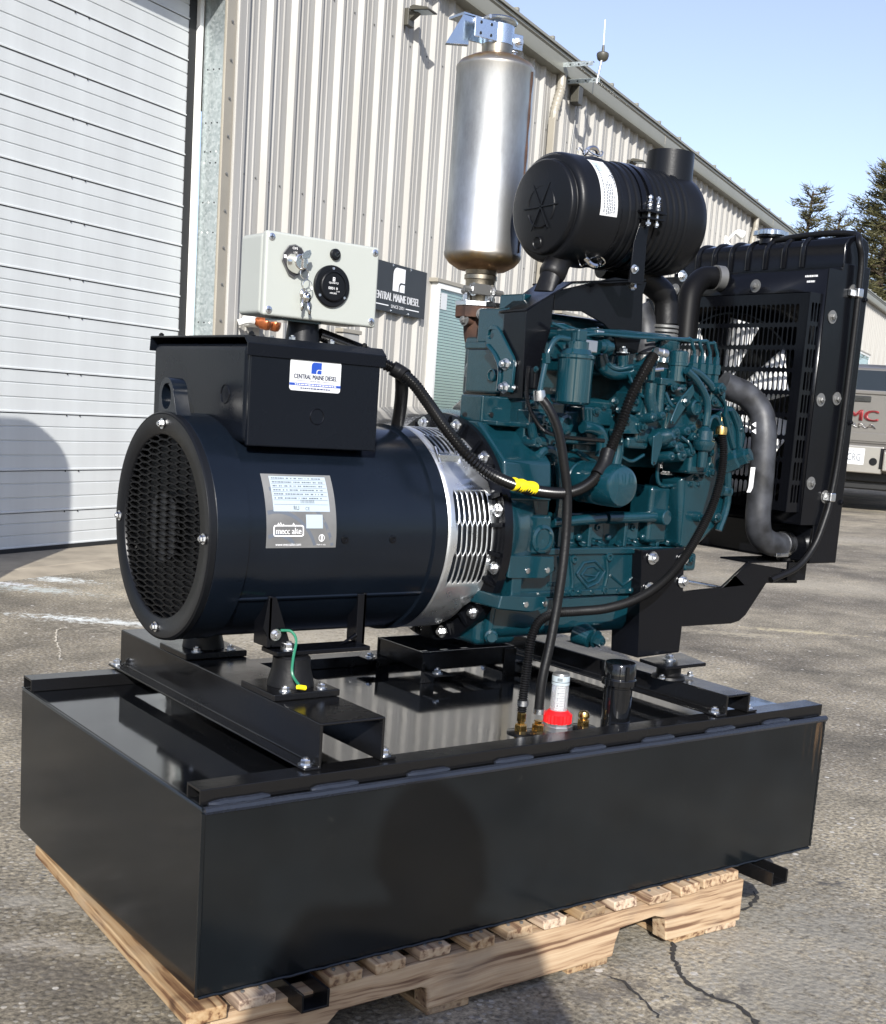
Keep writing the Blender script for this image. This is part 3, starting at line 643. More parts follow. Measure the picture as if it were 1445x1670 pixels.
# added board outside the left edge of the view, put in to shadow the door
ST = wall_root('shadow_board', -3.1, .90, GZ, 'added grey board with rounded corners outside the left edge, casting the shadow on the roll-up door', 'board')
MB().prism([L(u,.93,v) for u,v in rrect(-3.75,-2.50,.12,1.90,.34,8)], (0,.06,0)).out('board_panel', 'gutter', ST, .008)
for u in (-3.4,-2.85): MB().box(L(u-.03,.95,GZ), L(u+.03,.85,.5)).out('leg', 'screw_grey', ST); MB().box(L(u-.035,1.15,GZ), L(u+.035,.65,GZ+.05)).out('foot', 'screw_grey', ST)

# ---------------------------------------------------------------- pickup at the right
def veh(name, x, y, rz, label, cat): return empty(name, (x, y, GZ), rz, label, cat)
def build_truck():
    t = veh('pickup_truck', 14.38, 9.20, math.radians(31), 'grey-brown pickup truck seen from behind with red badge and chrome bumper', 'pickup truck')
    t.scale = (1.2,1.2,1.2)
    # local: +x forward, tail at x=0, y across, z from the ground
    bed = MB(); 
    bed.box((.06,-.98,.62),(1.95,-.86,1.42)); bed.box((.06,.86,.62),(1.95,.98,1.42)); bed.box((.06,-.86,.62),(1.95,.86,.75))
    bed.out('bed', 'truck_paint', t, .03)
    tg = MB().box((0,-.80,.80),(.08,.80,1.40)).out('tailgate', 'truck_paint', t, .025)
    MB().box((-.012,-.74,.83),(.02,.74,.93)).out('lower_crease', 'truck_paint', tg, .008)
    MB().box((-.018,-.80,1.375),(.09,.80,1.425)).out('top_spoiler', 'truck_paint', tg, .012)
    MB().box((-.014,-.16,1.285),(.01,.16,1.355)).out('handle', 'car_paint', tg, .008)
    for s in (-1,1):
        MB().box((-.01,s*.90-.085,.86),(.12,s*.90+.085,1.38)).out('tail_light', 'red_lens', t, .02)
    fn = plane_fn((-.006,0,0), (0,-1,0), (0,0,1))
    b = MB(); txt(b, 'GMC', fn, 0, 1.13, .52, .125, bold=.008); o = b.out('badge', 'red_badge', tg, recalc=False, solid=-.012)
    b = MB(); txt(b, 'SIERRA', fn, 0, 1.01, .50, .05, bold=.003); b.out('model_badge', 'chrome', tg, recalc=False, solid=-.008)
    bp = MB(); bp.prism([(-.16,-1.0,.50),(-.16,-1.0,.72),(-.02,-1.0,.80),(.10,-1.0,.80),(.10,-1.0,.46)], (0,.62,0)); bp.prism([(-.16,.38,.50),(-.16,.38,.72),(-.02,.38,.80),(.10,.38,.80),(.10,.38,.46)], (0,.62,0))
    bp.box((-.10,-.38,.46),(.10,.38,.78)); bp.out('rear_bumper', 'bumper', t, .015)
    MB().box((-.105,-.165,.555),(-.102,.165,.745)).out('number_plate', 'label_white', t)
    b = MB(); txt(b, '01 CRG', plane_fn((-.1065,0,0),(0,-1,0),(0,0,1)), 0, .64, .25, .085); txt(b, 'MAINE', plane_fn((-.1065,0,0),(0,-1,0),(0,0,1)), 0, .715, .1, .02); b.out('plate_lettering', 'print_grey', t, recalc=False)
    MB().cyl((-.108,-.27,.60),(-.09,-.27,.60),.045).out('tow_socket', 'plastic_black', t)
    MB().box((-.11,-.42,.52),(-.098,-.34,.76)).out('bumper_insert', 'plastic_black', t)
    MB().box((.1,-.85,.35),(1.9,.85,.62)).out('chassis', 'oil_dark', t, .02)
    MB().box((.14,-.5,.26),(.7,.5,.40)).out('hitch_beam', 'oil_dark', t, .02)
    cab = MB().prism([(1.98,-.90,1.40),(2.15,-.80,1.80),(2.45,-.78,1.86),(3.6,-.78,1.86),(4.3,-.9,1.45),(5.6,-.92,1.3),(5.75,-.92,.6),(1.98,-.93,.6)], (0,1.8,0)).out('cab', 'truck_paint', t, .04)
    MB().prism([(1.99,-.72,1.47),(2.125,-.66,1.76),(2.125,.66,1.76),(1.99,.72,1.47)], (-.015,0,.004)).out('rear_window', 'car_glass', t)
    for x in (.95, 4.7):
        for s in (-1,1):
            wv = MB().lathe((x, s*.70, .40), (0,s,0), [(0,.30),(.01,.39),(.05,.405),(.2,.405),(.25,.39),(.26,.29)], 28).out('wheel', 'tyre', t)
            MB().lathe((x, s*.945, .40), (0,s,0), [(0,.26),(.015,.25),(.02,.08),(.03,.06)], 20).out('rim', 'bumper', wv)
build_truck()
def build_car():
    t = veh('parked_car', 6.15, 6.12, math.radians(26.4+180), 'black car parked along the wall, only its hood showing past the black connection box', 'car')
    # local +x forward
    body = MB().prism([(-1.9,-.88,.35),(-1.95,-.88,.75),(-1.7,-.86,.98),(-.2,-.86,1.0),(.55,-.86,1.03),(1.3,-.86,1.02),(2.0,-.84,.97),(2.32,-.8,.86),(2.42,-.8,.6),(2.38,-.8,.3)], (0,1.74,0)).out('body', 'car_paint', t, .05, segs=3, ang=25)
    MB().prism([(-1.55,-.72,1.0),(-1.1,-.66,1.42),(.0,-.66,1.45),(.75,-.74,1.02)], (0,1.44,0)).out('cabin', 'car_glass', t, .05)
    MB().prism([(-1.1,-.64,1.43),(-1.0,-.64,1.47),(-.05,-.64,1.49),(.08,-.64,1.44)], (0,1.28,0)).out('roof', 'car_paint', t, .03)
    MB().box((2.30,-.72,.45),(2.44,.72,.66)).out('front_grille', 'plastic_black', t, .03)
    for s in (-1,1):
        MB().box((2.2,s*.62-.15,.7),(2.37,s*.62+.15,.82)).out('headlight', 'label_silver', t, .03)
    for x in (-1.25, 1.55):
        for s in (-1,1):
            wv = MB().lathe((x, s*.68, .33), (0,s,0), [(0,.24),(.01,.32),(.05,.33),(.17,.33),(.2,.31),(.205,.24)], 24).out('wheel', 'tyre', t)
            MB().lathe((x, s*.88, .33), (0,s,0), [(0,.22),(.012,.21),(.02,.06),(.03,.05)], 18).out('rim', 'aluminium', wv)
build_car()

# ---------------------------------------------------------------- pines behind the roof
def pine(x, y, h, sp, label, seed, lean=0., n_br=64, dens=1., z0f=.25):
    rnd = random.Random(seed); t = empty('pine_tree', (x, y, GZ), 0, label, 'tree', 'pines beyond the warehouse roof')
    tr = MB().tube([(0,0,-.2),(lean*.3,0,h*.35),(lean*.7,.1,h*.7),(lean,0,h)], lambda q: .02*h*(1-q)+.03, 8, 5)
    fo = MB()
    for i in range(n_br):
        q = z0f+(1-z0f)*(i/n_br)**.9; zz = h*q; a = i*2.4+rnd.uniform(-.5,.5); ln = sp*(1-q)**.65*rnd.uniform(.55,1.15)+.4
        up = rnd.uniform(.05,.45)
        base = V(lean*q,0,zz); tip = base+V(math.cos(a)*ln, math.sin(a)*ln, ln*up); mid = base.lerp(tip,.5)+V(0,0,-.06*ln)
        tr.tube([base,mid,tip], lambda u: .035*(1-u)+.008, 5, 3, cap=False)
        for k in range(int(max(4, ln*6)*dens)):
            u = rnd.uniform(.25,1.05); c = base.lerp(mid,u*2) if u < .5 else mid.lerp(tip,(u-.5)*2)
            c = c+V(rnd.gauss(0,.16*ln*.5),rnd.gauss(0,.16*ln*.5),rnd.gauss(.05,.10*ln*.5))
            tw = (tip-base).normalized()
            for j in range(10):
                d = (tw*.5+V(rnd.gauss(0,.7),rnd.gauss(0,.7),abs(rnd.gauss(.35,.4)))).normalized(); l = rnd.uniform(.14,.30); s = d.orthogonal().normalized()*.022
                p = c+V(rnd.gauss(0,.07),rnd.gauss(0,.07),rnd.gauss(0,.06))
                fo.add([p-s, p+s, p+d*l+s*.4, p+d*l-s*.4], [(0,1,2,3)])
    tr.out('trunk', 'bark', t); fo.out('crown', 'needles', t, recalc=False); return t
pine(*(34.4722,23.111,4.005)[:2], 9.7, 2.5, 'broad yellow-green pine rising beyond the radiator', 11, .2, 110, 2.6, .16)
far = pine(*(39.1844,24.8626,5.2807)[:2], 11.6, 2.7, 'tall pine at the right frame edge, only a branch tip in view', 12, -.3, 90, 1.4, .2)
pine(*(35.7538,27.2451,4.1216)[:2], 9.5, 1.2, 'thin pine top poking over the roof end with open sprays', 13, .1, 40, 1.8, .5)
pine(*(38.0914,28.0505,4.3279)[:2], 9.1, 1.2, 'low wispy pine tip between the roof end and the broad pine', 14, .5, 34, 1.5, .5)
pine(*(44.5092,30.7105,3.8786)[:2], 9.0, 2.8, 'dark pine half hidden behind the broad pine', 15, 0, 60, 1.4, .2)
# invented wood behind the viewpoint, added to darken reflections in the black panels
def added_wood_row():
    rnd = random.Random(77); b = MB()
    for i in range(24):
        a = math.radians(138+i*8.6+rnd.uniform(-2,2)); r = 34+rnd.uniform(-4,7); x, y = math.cos(a)*r, math.sin(a)*r; h = rnd.uniform(7.5,11.5)
        b.tube([(x,y,GZ),(x+.1,y,GZ+h*.9)], lambda u: .16*(1-u)+.03, 5, smooth=False)
        for k in range(520):
            q = rnd.random()**.8; ra = (1-q)**.7*h*.3*math.sqrt(rnd.random()); th = rnd.uniform(0,2*PI); c = V(x+ra*math.cos(th), y+ra*math.sin(th), GZ+h*(.08+.92*q))
            d = V(rnd.gauss(0,1),rnd.gauss(0,1),rnd.gauss(.2,.6)).normalized()*rnd.uniform(.3,.6); s = d.orthogonal().normalized()*rnd.uniform(.1,.2)
            b.add([c-s,c+s,c+d+s*.5,c+d-s*.5],[(0,1,2,3)])
    b.out('added_pine_wood','needles',None,recalc=False,label='added unseen row of dark pines behind the viewpoint, darkening the reflections',cat='wood',kind='stuff')
added_wood_row()

# ================================================================ PALLET
pal = empty('wooden_pallet', (.6,.35,GZ), 0, 'worn pale wooden pallet with notched front stringer carrying the black tank', 'pallet', org=(.6,.35,GZ))
rnd = random.Random(21)
def board(name, lo, hi, jag=0.):
    # long side along local z so that the grain runs with it
    lo = Vector(lo); hi = Vector(hi); d = hi-lo; ax = max(range(3), key=lambda i: d[i]); c = (lo+hi)/2
    b = MB(); n = 3; L_ = d[ax]; o1, o2 = [i for i in range(3) if i != ax]
    b.box((-d[o1]/2,-d[o2]/2,-L_/2),(d[o1]/2,d[o2]/2,L_/2))
    for q in b.v: q += V(rnd.uniform(-1,1)*.0015, rnd.uniform(-1,1)*.0015, rnd.uniform(-1,1)*jag)
    o = b.out(name, 'wood', pal, .0025, recalc=True, org=(0,0,0)); o.location = c-ORG[pal.name]
    M = Matrix.Identity(3); 
    for i in range(3): M[i][0] = M[i][1] = M[i][2] = 0
    M[o1][0] = 1; M[o2][1] = 1; M[ax][2] = 1
    if M.determinant() < 0: M[o1][0] = -1
    o.rotation_mode = 'QUATERNION'; o.rotation_quaternion = M.to_quaternion(); return o
PD_ = .735
fr_ = lambda u: ((0.2227,-0.02,-0.0262)[0] if u == 0 else 0)
SX_ = [((0.0571,-0.02,-0.0258)[0],(0.1211,-0.02,-0.0239)[0]),((0.2156,-0.02,-0.0204)[0],(0.2759,-0.02,-0.0179)[0]),((0.3028,-0.02,-0.0179)[0],(0.3615,-0.02,-0.0153)[0]),((0.3973,-0.02,-0.0147)[0],(0.4582,-0.02,-0.0128)[0]),((0.4907,-0.02,-0.0121)[0],(0.5481,-0.02,-0.0098)[0]),
 ((0.5769,-0.02,-0.0091)[0],(0.6386,-0.02,-0.007)[0]),((0.663,-0.02,-0.0062)[0],(0.7187,-0.02,-0.0045)[0]),((0.7548,-0.02,-0.0034)[0],(0.8166,-0.02,-0.0023)[0]),((0.8403,-0.02,-0.0021)[0],(0.9001,-0.02,-0.0012)[0]),((0.9266,-0.02,-0.0013)[0],(0.9839,-0.02,-0.0007)[0]),((1.0149,-0.02,-0.0001)[0],(1.0712,-0.02,0.0011)[0]),((1.0891,-0.02,0.0018)[0],(1.1962,-0.02,0.0037)[0])]
for i, (a, c) in enumerate(SX_): board('slat', (a,-.024+rnd.uniform(-.006,.006),-.0225+rnd.uniform(0,.002)),(c,PD_+rnd.uniform(-.01,.01),-.0025), .003)
nl = None
for i, (a, c) in enumerate(SX_):
    for fx_ in (.28,.72):
        p = V(a+(c-a)*fx_, -.006+rnd.uniform(-.004,.004), -.0022)
        if nl is None: nl = MB().lathe(p,(0,0,1),[(-.004,.0026),(.0006,.0034),(.0008,.003)],8).out('nail','screw_grey',pal)
        else: o = nl.copy(); COL.objects.link(o); o.location = p-ORG[pal.name]
o = board('slat', (-.014,-.032,-.0215),(.05,PD_-.02,-.0015), .003); o.rotation_quaternion = Quaternion((0,0,1),-.040) @ o.rotation_quaternion; o['label'] = 'splintered outermost slat jutting past the left edge'
def stringer(y, x0=.016, x1=1.212):
    # notched 2x4; local z along its length
    P = [(x0,0),(x0,-.0885),(.212,-.0885),(.218,-.066),(.240,-.046),(.400,-.045),(.412,-.050),(.415,-.0885),(.848,-.0885),(.853,-.060),(.862,-.036),(.955,-.030),(.985,-.040),(.992,-.0885),(x1,-.0885),(x1,0)]
    if x0 > .1: P = [(x0,0),(x0,-.046)]+P[5:]
    b = MB().prism([V(y,z,x-.6) for x, z in P], (.038,0,0))
    o = b.out('stringer', 'wood', pal, .003, org=(0,0,0)); o.location = V(.6,0,-.0225)-ORG[pal.name]
    M = Matrix(((0,0,1),(1,0,0),(0,1,0))); o.rotation_mode = 'QUATERNION'; o.rotation_quaternion = M.to_quaternion()
stringer(-.020); stringer(.34,.24,1.2); stringer(.69,.24,1.2)
for x, w_ in ((.10,.10),(.418,.09),(.74,.10),(1.02,.09),(1.115,.09)): board('bottom_board', (x,-.016,-.1245),(x+w_,.72,-.1115), .003)

# ================================================================ GENERATOR
gen = empty('diesel_generator', (.72,.4,0), 0, 'black and teal skid-mounted diesel generator on a fuel tank base, with upright steel muffler', 'generator', org=(.72,.4,0))
def grp(name, loc, label=None): 
    o = empty(name, loc, parent=gen)
    if label: o['label'] = label
    return o
# ---------------------------------------------------------------- fuel tank base
TL, TW, TH = 1.45, .814, .2923
tk = MB().box((0,0,0),(TL,TW,TH)).out('fuel_tank', 'tank_side', gen, .006, label='long black fuel tank forming the base of the generator')
MB().box((.004,.004,TH-.004),(TL-.004,TW-.004,TH+.0015)).out('top_plate', 'tank_black', tk, .001)
ZC = .318
def channel(y0, y1):
    b = MB(); t = .004
    b.prism([(0,y0,TH+.0018),(0,y0,ZC),(0,y1,ZC),(0,y1,TH+.0018),(0,y1-t,TH+.0018),(0,y1-t,ZC-t),(0,y0+t,ZC-t),(0,y0+t,TH+.0018)], (TL,0,0))
    return b.out('edge_channel', 'rail_black', tk, .0015)
channel(.012,.058); channel(TW-.058,TW-.012)
# welds: a continuous seam bead and stitch beads under the channel
wb = MB().tube([(0.002+TL*i/40,.001+.0006*math.sin(i*2.1),TH-.003) for i in range(41)], .0065, 8, 1, smooth=False)
MB().tube([(.0012,.004+(TW-.008)*i/24,TH-.0006) for i in range(25)], .0022, 6, 1, smooth=False).out('seam_weld', 'tank_side', tk)
wb.out('seam_weld', 'weld_black', tk)
x = .012; rn = random.Random(2)
while x < TL-.06:
    l = .085 if x > .02 else .10
    MB().tube([(x+l*k/8, .0085+rn.uniform(-.0006,.0006), TH+.0035+rn.uniform(-.0005,.0005)) for k in range(9)], lambda u: .0062 if .03 < u < .97 else .003, 8, 1, smooth=False).out('stitch_weld', 'weld_black', tk)
    x += .085+rn.uniform(.075,.1)
wv = MB().tube([(.001,.001,.004+(TH-.01)*i/50) for i in range(51)], lambda u: .0035+.0006*math.sin(u*160), 7, 1, smooth=False)
wv.tube([(.004+(TL-.008)*i/120,.0005,0.001+.0006*math.sin(i*1.3)+.0004*math.sin(i*3.7)) for i in range(121)], .0026, 6, 1, smooth=False)
wv.tube([(TL-.001,.001,.004+(TH-.01)*i/50) for i in range(51)], lambda u: .0025+.0006*math.sin(u*130), 7, 1, smooth=False)
wv.out('corner_weld', 'tank_side', tk)
def rail(x0, x1, z1, y0, y1):
    t = .005; fl = .026
    P = [(x0-fl,ZC+.0003),(x0-fl,ZC+t),(x0,ZC+t),(x0,z1),(x1,z1),(x1,ZC+t),(x1+fl,ZC+t),(x1+fl,ZC+.0003),(x1-t,ZC+.0003),(x1-t,z1-t),(x0+t,z1-t),(x0+t,ZC+.0003)]
    o = MB().prism([(px,y0,pz) for px,pz in P], (0,y1-y0,0)).out('cross_rail', 'rail_black', tk, .0035)
    for px in (x0-fl*.5, x1+fl*.5):
        for py in (y0+.018, y1-.018): bolt((px,py,ZC+t), (0,0,1), .0085, tk)
    return o
rail(.208,.329,.3922,.030,.833); rail(1.147,1.2194,.360,.0205,.80)
def skid(x0, x1, y0, y1, ztop):
    t = .004; z0 = ztop-.030
    P = [(x0,ztop),(x0,z0),(x1,z0),(x1,ztop),(x1-t,ztop),(x1-t,z0+t),(x0+t,z0+t),(x0+t,ztop)]
    MB().prism([(px,y0,pz) for px,pz in P], (0,y1-y0,0)).out('skid_channel', 'rail_black', tk, .0012)
skid(.145,.194,-.062,.76,-.0008); skid(1.247,1.297,-.062,.76,-.0008)
# battery tray
bt = grp('battery_tray', (.9,.65,.34)); t = .004
b = MB(); x0,x1,y0,y1 = .785,1.045,.565,.745; z0,z1 = .3195,.362
for q in (((x0,y0),(x1,y0+t)),((x0,y1-t),(x1,y1)),((x0,y0),(x0+t,y1)),((x1-t,y0),(x1,y1))): b.box((*q[0],z0+.004),(*q[1],z1))
for xx in (x0+.07,x0+.13,x0+.19): b.box((xx,y0+t,z0+.006),(xx+.03,y1-t,z0+.010))
b.out('tray_frame', 'rail_black', bt, .0012)
for px,py in ((x0,y0),(x1-.03,y0),(x0,y1-.004)): MB().box((px-.003,py-.005,TH+.002),(px+.032,py-.0005,z1-.004)).out('corner_clip', 'rail_black', bt, .001)
for px,py in ((x0-.03,y1-.02),(x1+.012,y0+.03),(x0+.02,y0-.03)): 
    MB().box((px-.02,py-.02,z0-.002),(px+.025,py+.02,z0+.002)).out('tab', 'rail_black', bt); bolt((px,py,z0+.002),(0,0,1),.008,bt)
# fittings on the tank
GX, GY = .7991, .1356
b = MB().lathe((GX,GY,.2938), (0,0,1), [(0,.030),(.012,.030),(.013,.027),(.019,.027)], 8); b.out('gauge_base', 'aluminium', tk)
b = MB(); P = []
for i in range(48): 
    a = 2*PI*i/48; r = .0275 if i % 2 else .0255; P.append((GX+r*math.cos(a), GY+r*math.sin(a), .312))
b.prism(P, (0,0,.017)); b.lathe((GX,GY,.329),(0,0,1),[(0,.0262),(.004,.022),(.007,.018)],24); b.out('gauge_collar', 'red_plastic', tk, label='red knurled collar of the fuel level gauge')
MB().lathe((GX,GY,.334), (0,0,1), [(0,.0165),(.052,.0165)], 24).out('gauge_tube', 'gauge_clear', tk)
MB().lathe((GX,GY,.386), (0,0,1), [(0,.0172),(.016,.0172),(.018,.015)], 24).out('gauge_top', 'label_silver', tk)
MB().lathe((GX,GY,.4035), (0,0,1), [(0,.0168),(.004,.0155),(.0045,.0)], 24, close=False).out('gauge_cap', 'screw_grey', tk)
cyf = lambda R_: (lambda u, v: V(GX-R_*math.sin(u/R_+.62), GY-R_*math.cos(u/R_+.62), v))
MB().grid(cyf(.0120), -.008, .008, .337, .384, 6, 1).out('gauge_scale', 'label_white', tk, recalc=False)
b = MB(); F_ = cyf(.01225)
for k in range(9): b.grid(F_, -.007, .001 if k % 2 else .006, .340+k*.005, .3408+k*.005, 3, 1)
for k in range(4): txt(b, str(7-k*2), F_, .004, .379-k*.011, .0022, .004)
F2 = cyf(.01745); b.lathe((GX,GY,.391),(0,0,1),[(0,.01728),(.0012,.01728)],24,close=False)
for k in range(5): b.grid(F2, -.001+k*.002, 0.0002+k*.002, .394, .4, 1, 1)
b.out('gauge_marks', 'print_black', tk, recalc=False)
def fitting(x, y, h, top, hose=None):
    b = MB(); b.lathe((x,y,.2938),(0,0,1),[(0,.0105),(.004,.0105)],20)
    b.lathe((x,y,.298),(0,0,1),[(0,.0125),(.012,.0125),(.013,.011)],6)
    b.lathe((x,y,.311),(0,0,1),[(0,.0075),(.006,.0075),(.0061,.0095),(h-.006,.0095),(h-.005,.008)],6 if top else 16)
    if not top: b.lathe((x,y,.311+h-.006),(0,0,1),[(0,.011),(.006,.0112),(.012,.0085),(.013,0)],16,close=False)
    b.out('brass_fitting', 'brass', tk, .0006)
    MB().lathe((x,y,.2936),(0,0,1),[(0,.026),(.003,.026),(.005,.014)],24).out('fitting_boss', 'rail_black', tk)
fitting(.7224,.1519,.028,True); fitting(.7542,.1392,.012,True); fitting(.8657,.1335,.010,False)
CX_, CY_ = .917,.0985
MB().lathe((CX_,CY_,.2936),(0,0,1),[(0,.0285),(.02,.0285),(.021,.0275),(.085,.0275),(.0855,.0255),(.092,.0255)],36).out('filler_neck', 'tank_black', tk)
b = MB().lathe((CX_,CY_,.3855),(0,0,1),[(0,.0335),(.011,.0335),(.013,.0315),(.040,.0310),(.0435,.0285),(.0437,0)],40,close=False)
for k in range(3): a = 2*PI*k/3-1.9; c = V(CX_+.031*math.cos(a),CY_+.031*math.sin(a),.41); b.box(c-V(.0035,.0035,.013),c+V(.0035,.0035,.016))
b.out('filler_cap', 'tank_black', tk, .001)

# ---------------------------------------------------------------- alternator
AX, AY, AZ = .0972, .4072, .655
alt = MB().lathe((AX+.010,AY,AZ),(1,0,0),[(.02,.170),(0,.172),(-.001,.190),(.004,.1935),(.060,.1945),(.062,.1905),(.428,.1905),(.430,.196),(.456,.196),(.458,.188),(.555,.186)],96,close=False).out('alternator', 'alt_black', gen, ang=28, label='black cylindrical alternator with honeycomb end grille')
# honeycomb end grille
fnx = lambda u, v: V(AX, AY-u, AZ+v)
hw, hh, R_ = .0505, .0109, .156
b = MB(); col = -4
for col in range(-5, 6):
    u = col*hw*.75
    for row in range(-17, 18):
        v = row*hh+(hh*.5 if col % 2 else 0)
        if math.hypot(u, v) > R_+.012: continue
        hx = lambda a,c,w: [(u-a,v,w),(u-a*.5,v-c,w),(u+a*.5,v-c,w),(u+a,v,w),(u+a*.5,v+c,w),(u-a*.5,v+c,w)]
        A = hx(hw*.5,hh*.5,0)+hx(hw*.452,hh*.36,0)+hx(hw*.452,hh*.36,.005)
        b.add([V(AX+.0025+w, AY-p, AZ+q) for p,q,w in A], [(i,(i+1)%6,6+(i+1)%6,6+i) for i in range(6)]+[(6+i,6+(i+1)%6,12+(i+1)%6,12+i) for i in range(6)])
b.out('grille_mesh','hose_shade_black',alt,recalc=False,flat=True)
MB().lathe((AX+.0022,AY,AZ),(1,0,0),[(.004,R_-.001),(0,R_),(-.002,R_+.002),(-.0022,.190),(.001,.1925)],96,close=False).out('end_grille','plastic_black',alt,ang=50)
MB().lathe((AX,AY,AZ),(1,0,0),[(0,.1915),(.002,.1938),(.0115,.1948)],96,close=False).out('grille_rim', 'plastic_black', alt)
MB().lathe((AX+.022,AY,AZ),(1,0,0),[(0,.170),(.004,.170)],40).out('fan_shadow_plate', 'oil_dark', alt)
MB().lathe((AX+.0072,AY,AZ),(1,0,0),[(0,.060),(.003,.060)],40).out('bearing_cover', 'cover_grey', alt)
for a in (0,90,180,270): bolt((AX-.001,AY-.1735*math.cos(math.radians(a)),AZ+.1735*math.sin(math.radians(a))),(-1,0,0),.0062,alt)
# lifting eye
b = MB(); th = .030
ey, ez = (0.104,0.413,0.8745)[1:]
P = [(ey+.0285*math.cos(PI*i/20), ez+.003+.0285*math.sin(PI*i/20)) for i in range(21)]
eye_o = [(ey+.030,ez-.045)]+P+[(ey-.052,ez-.045)]
hole = [(ey+.019*math.cos(2*PI*i/20), ez+.0215*math.sin(2*PI*i/20)) for i in range(20)]
MB().sheet(eye_o,[hole],lambda u,v: V(.104,u,v)).out('lifting_eye','alt_black',alt,solid=-.026,recalc=False,bevel=.002)
# connection box on top
bx0,bx1,by0,by1,bz0,bz1 = .172,.430,.2575,.636,.8045,.981
def saddle(lo, hi): pass
MB().box((bx0+.002,by0+.003,bz0+.003),(bx1-.003,by1-.002,bz1-.012)).out('connection_box','box_black',alt,.012,segs=3)
MB().box((bx0+.004,by0-.003,bz0),(bx1-.004,by0+.006,bz1-.030)).out('front_cover','box_black',alt,.0025)
b = MB(); b.prism([(bx0-.004,by0-.006,bz1-.032),(bx0-.004,by0-.008,bz1-.012),(bx0-.004,by0+.006,bz1),(bx0-.004,by1,bz1),(bx0-.004,by1+.004,bz1-.026),(bx0-.004,by1+.002,bz1-.026),(bx0-.004,by1-.002,bz1-.003),(bx0-.004,by0+.006,bz1-.004),(bx0-.004,by0-.004,bz1-.013),(bx0-.004,by0-.003,bz1-.032)],(bx1-bx0+.008,0,0))
b.out('box_lid','box_black',alt,.0015,ang=50)
for px,py in ((bx0+.012,by0+.012),(bx1-.03,by0+.012),(bx0+.012,by1-.012),(.30,by1-.012)): bolt((px,py,bz1),(0,0,1),.0048,alt,'metal_black')
def ring(b, c, n, r, w, seg=24, a0=0, a1=2*PI, h=.0012):
    u, v_ = frame(n); n = Vector(n).normalized(); c = Vector(c); vs = []; f = []
    for i in range(seg+1):
        a = a0+(a1-a0)*i/seg
        for rr_, hh_ in ((r-w,0),(r,h),(r+w,0)): vs.append(c+(u*math.cos(a)+v_*math.sin(a))*rr_+n*hh_)
        if i: k = 3*i; f += [(k-3,k,k+1,k-2),(k-2,k+1,k+2,k-1)]
    return b.add(vs, f)
b = MB(); ring(b,(bx0+.0019,.335,.885),(-1,0,0),.0155,.0012); ring(b,(.3045,by0-.0032,.858),(0,-1,0),.013,.0011); b.out('knockout','metal_black',alt)
# maker's sticker on the box
lf = plane_fn((0,by0-.0036,0),(1,0,0),(0,0,1)); lx0,lx1,lz0,lz1 = .2485,.3465,.899,.9505
MB().sheet(rrect(lx0,lx1,lz0,lz1,.005),[],lf).out('dealer_sticker','label_white',alt,recalc=False,label='white sticker with blue block logo on the black connection box')
lf2 = plane_fn((0,by0-.0040,0),(1,0,0),(0,0,1)); m_ = (lx0+lx1)/2
b = MB(); logo(b, lf2, m_+.001, .9375, .0195, .0185); b.grid(lf2, lx0, lx1, .9075, .9115); b.out('sticker_logo','print_blue',alt,recalc=False)
b = MB(); txt(b,'CENTRAL MAINE DIESEL',lf2,m_,.9225,.082,.0075,bold=.0003); txt(b,'SINCE 2001',lf2,m_,.9157,.020,.0021); b.grid(lf2,lx0+.012,m_-.014,.9155,.9159); b.grid(lf2,m_+.014,lx1-.012,.9155,.9159)
rn = random.Random(4); u = m_-.028
while u < m_+.028: k = rn.uniform(.002,.006); b.grid(lf2,u,u+k,.9025,.9045); u += k+.0012
b.out('sticker_lettering','print_navy',alt,recalc=False)
b = MB(); u = lx0+.010
while u < lx1-.012: k = rn.uniform(.002,.006); b.grid(plane_fn((0,by0-.0043,0),(1,0,0),(0,0,1)),u,u+k,.9087,.9102); u += k+.0012
b.out('sticker_small_print','print_white',alt,recalc=False)
# rating label wrapped on the stator
def cyl_fn(R): return lambda u, v: V(u, AY-R*math.cos(v/R), AZ+R*math.sin(v/R))
def cut(R, poly, n): pass
rf = cyl_fn(.1909); rx0,rx1 = .199,.332; rv0, rv1 = -.0135,.112
MB().grid(rf,rx0,rx1,rv0,rv1,2,14).out('rating_label','label_grey',alt,recalc=False,label='grey and white maker rating label on the alternator side')
MB().grid(cyl_fn(.1913),rx0+.014,rx1-.012,.047,.108,2,8).out('rating_panel','label_silver',alt,recalc=False)
W1 = cyl_fn(.1916)
b = MB()
for vv in (.101,.094,.087,.080,.073,.066,.0585): b.grid(W1,rx0+.016,rx1-.014,vv,vv+.0005,2,1)
rn = random.Random(9)
for vv in (.1035,.0965,.0895,.0825,.0755,.0685):
    u = rx0+.018
    while u < rx1-.022: k = rn.uniform(.0012,.005); b.grid(W1,u,u+k,vv,vv+.0020,1,1); u += k+rn.choice((.0009,.0009,.004))
for k in range(14): b.grid(W1,rx0+.066+k*.0019,rx0+.066+k*.0019+rn.uniform(.0005,.0013),.061,.067,1,1)
txt(b,'CE',W1,rx0+.078,.052,.008,.0055); b.out('rating_print','print_grey',alt,recalc=False)
b = MB(); txt(b,'RU',W1,rx0+.057,.053,.010,.007); b.out('approval_mark','print_black',alt,recalc=False)
b = MB(); txt(b,'mecc alte',W1,rx0+.041,.0148,.047,.0105,bold=.0003); txt(b,'www.meccalte.com',W1,rx0+.041,-.0075,.048,.005); txt(b,'Made in Italy',W1,rx0+.104,-.0085,.017,.0028)
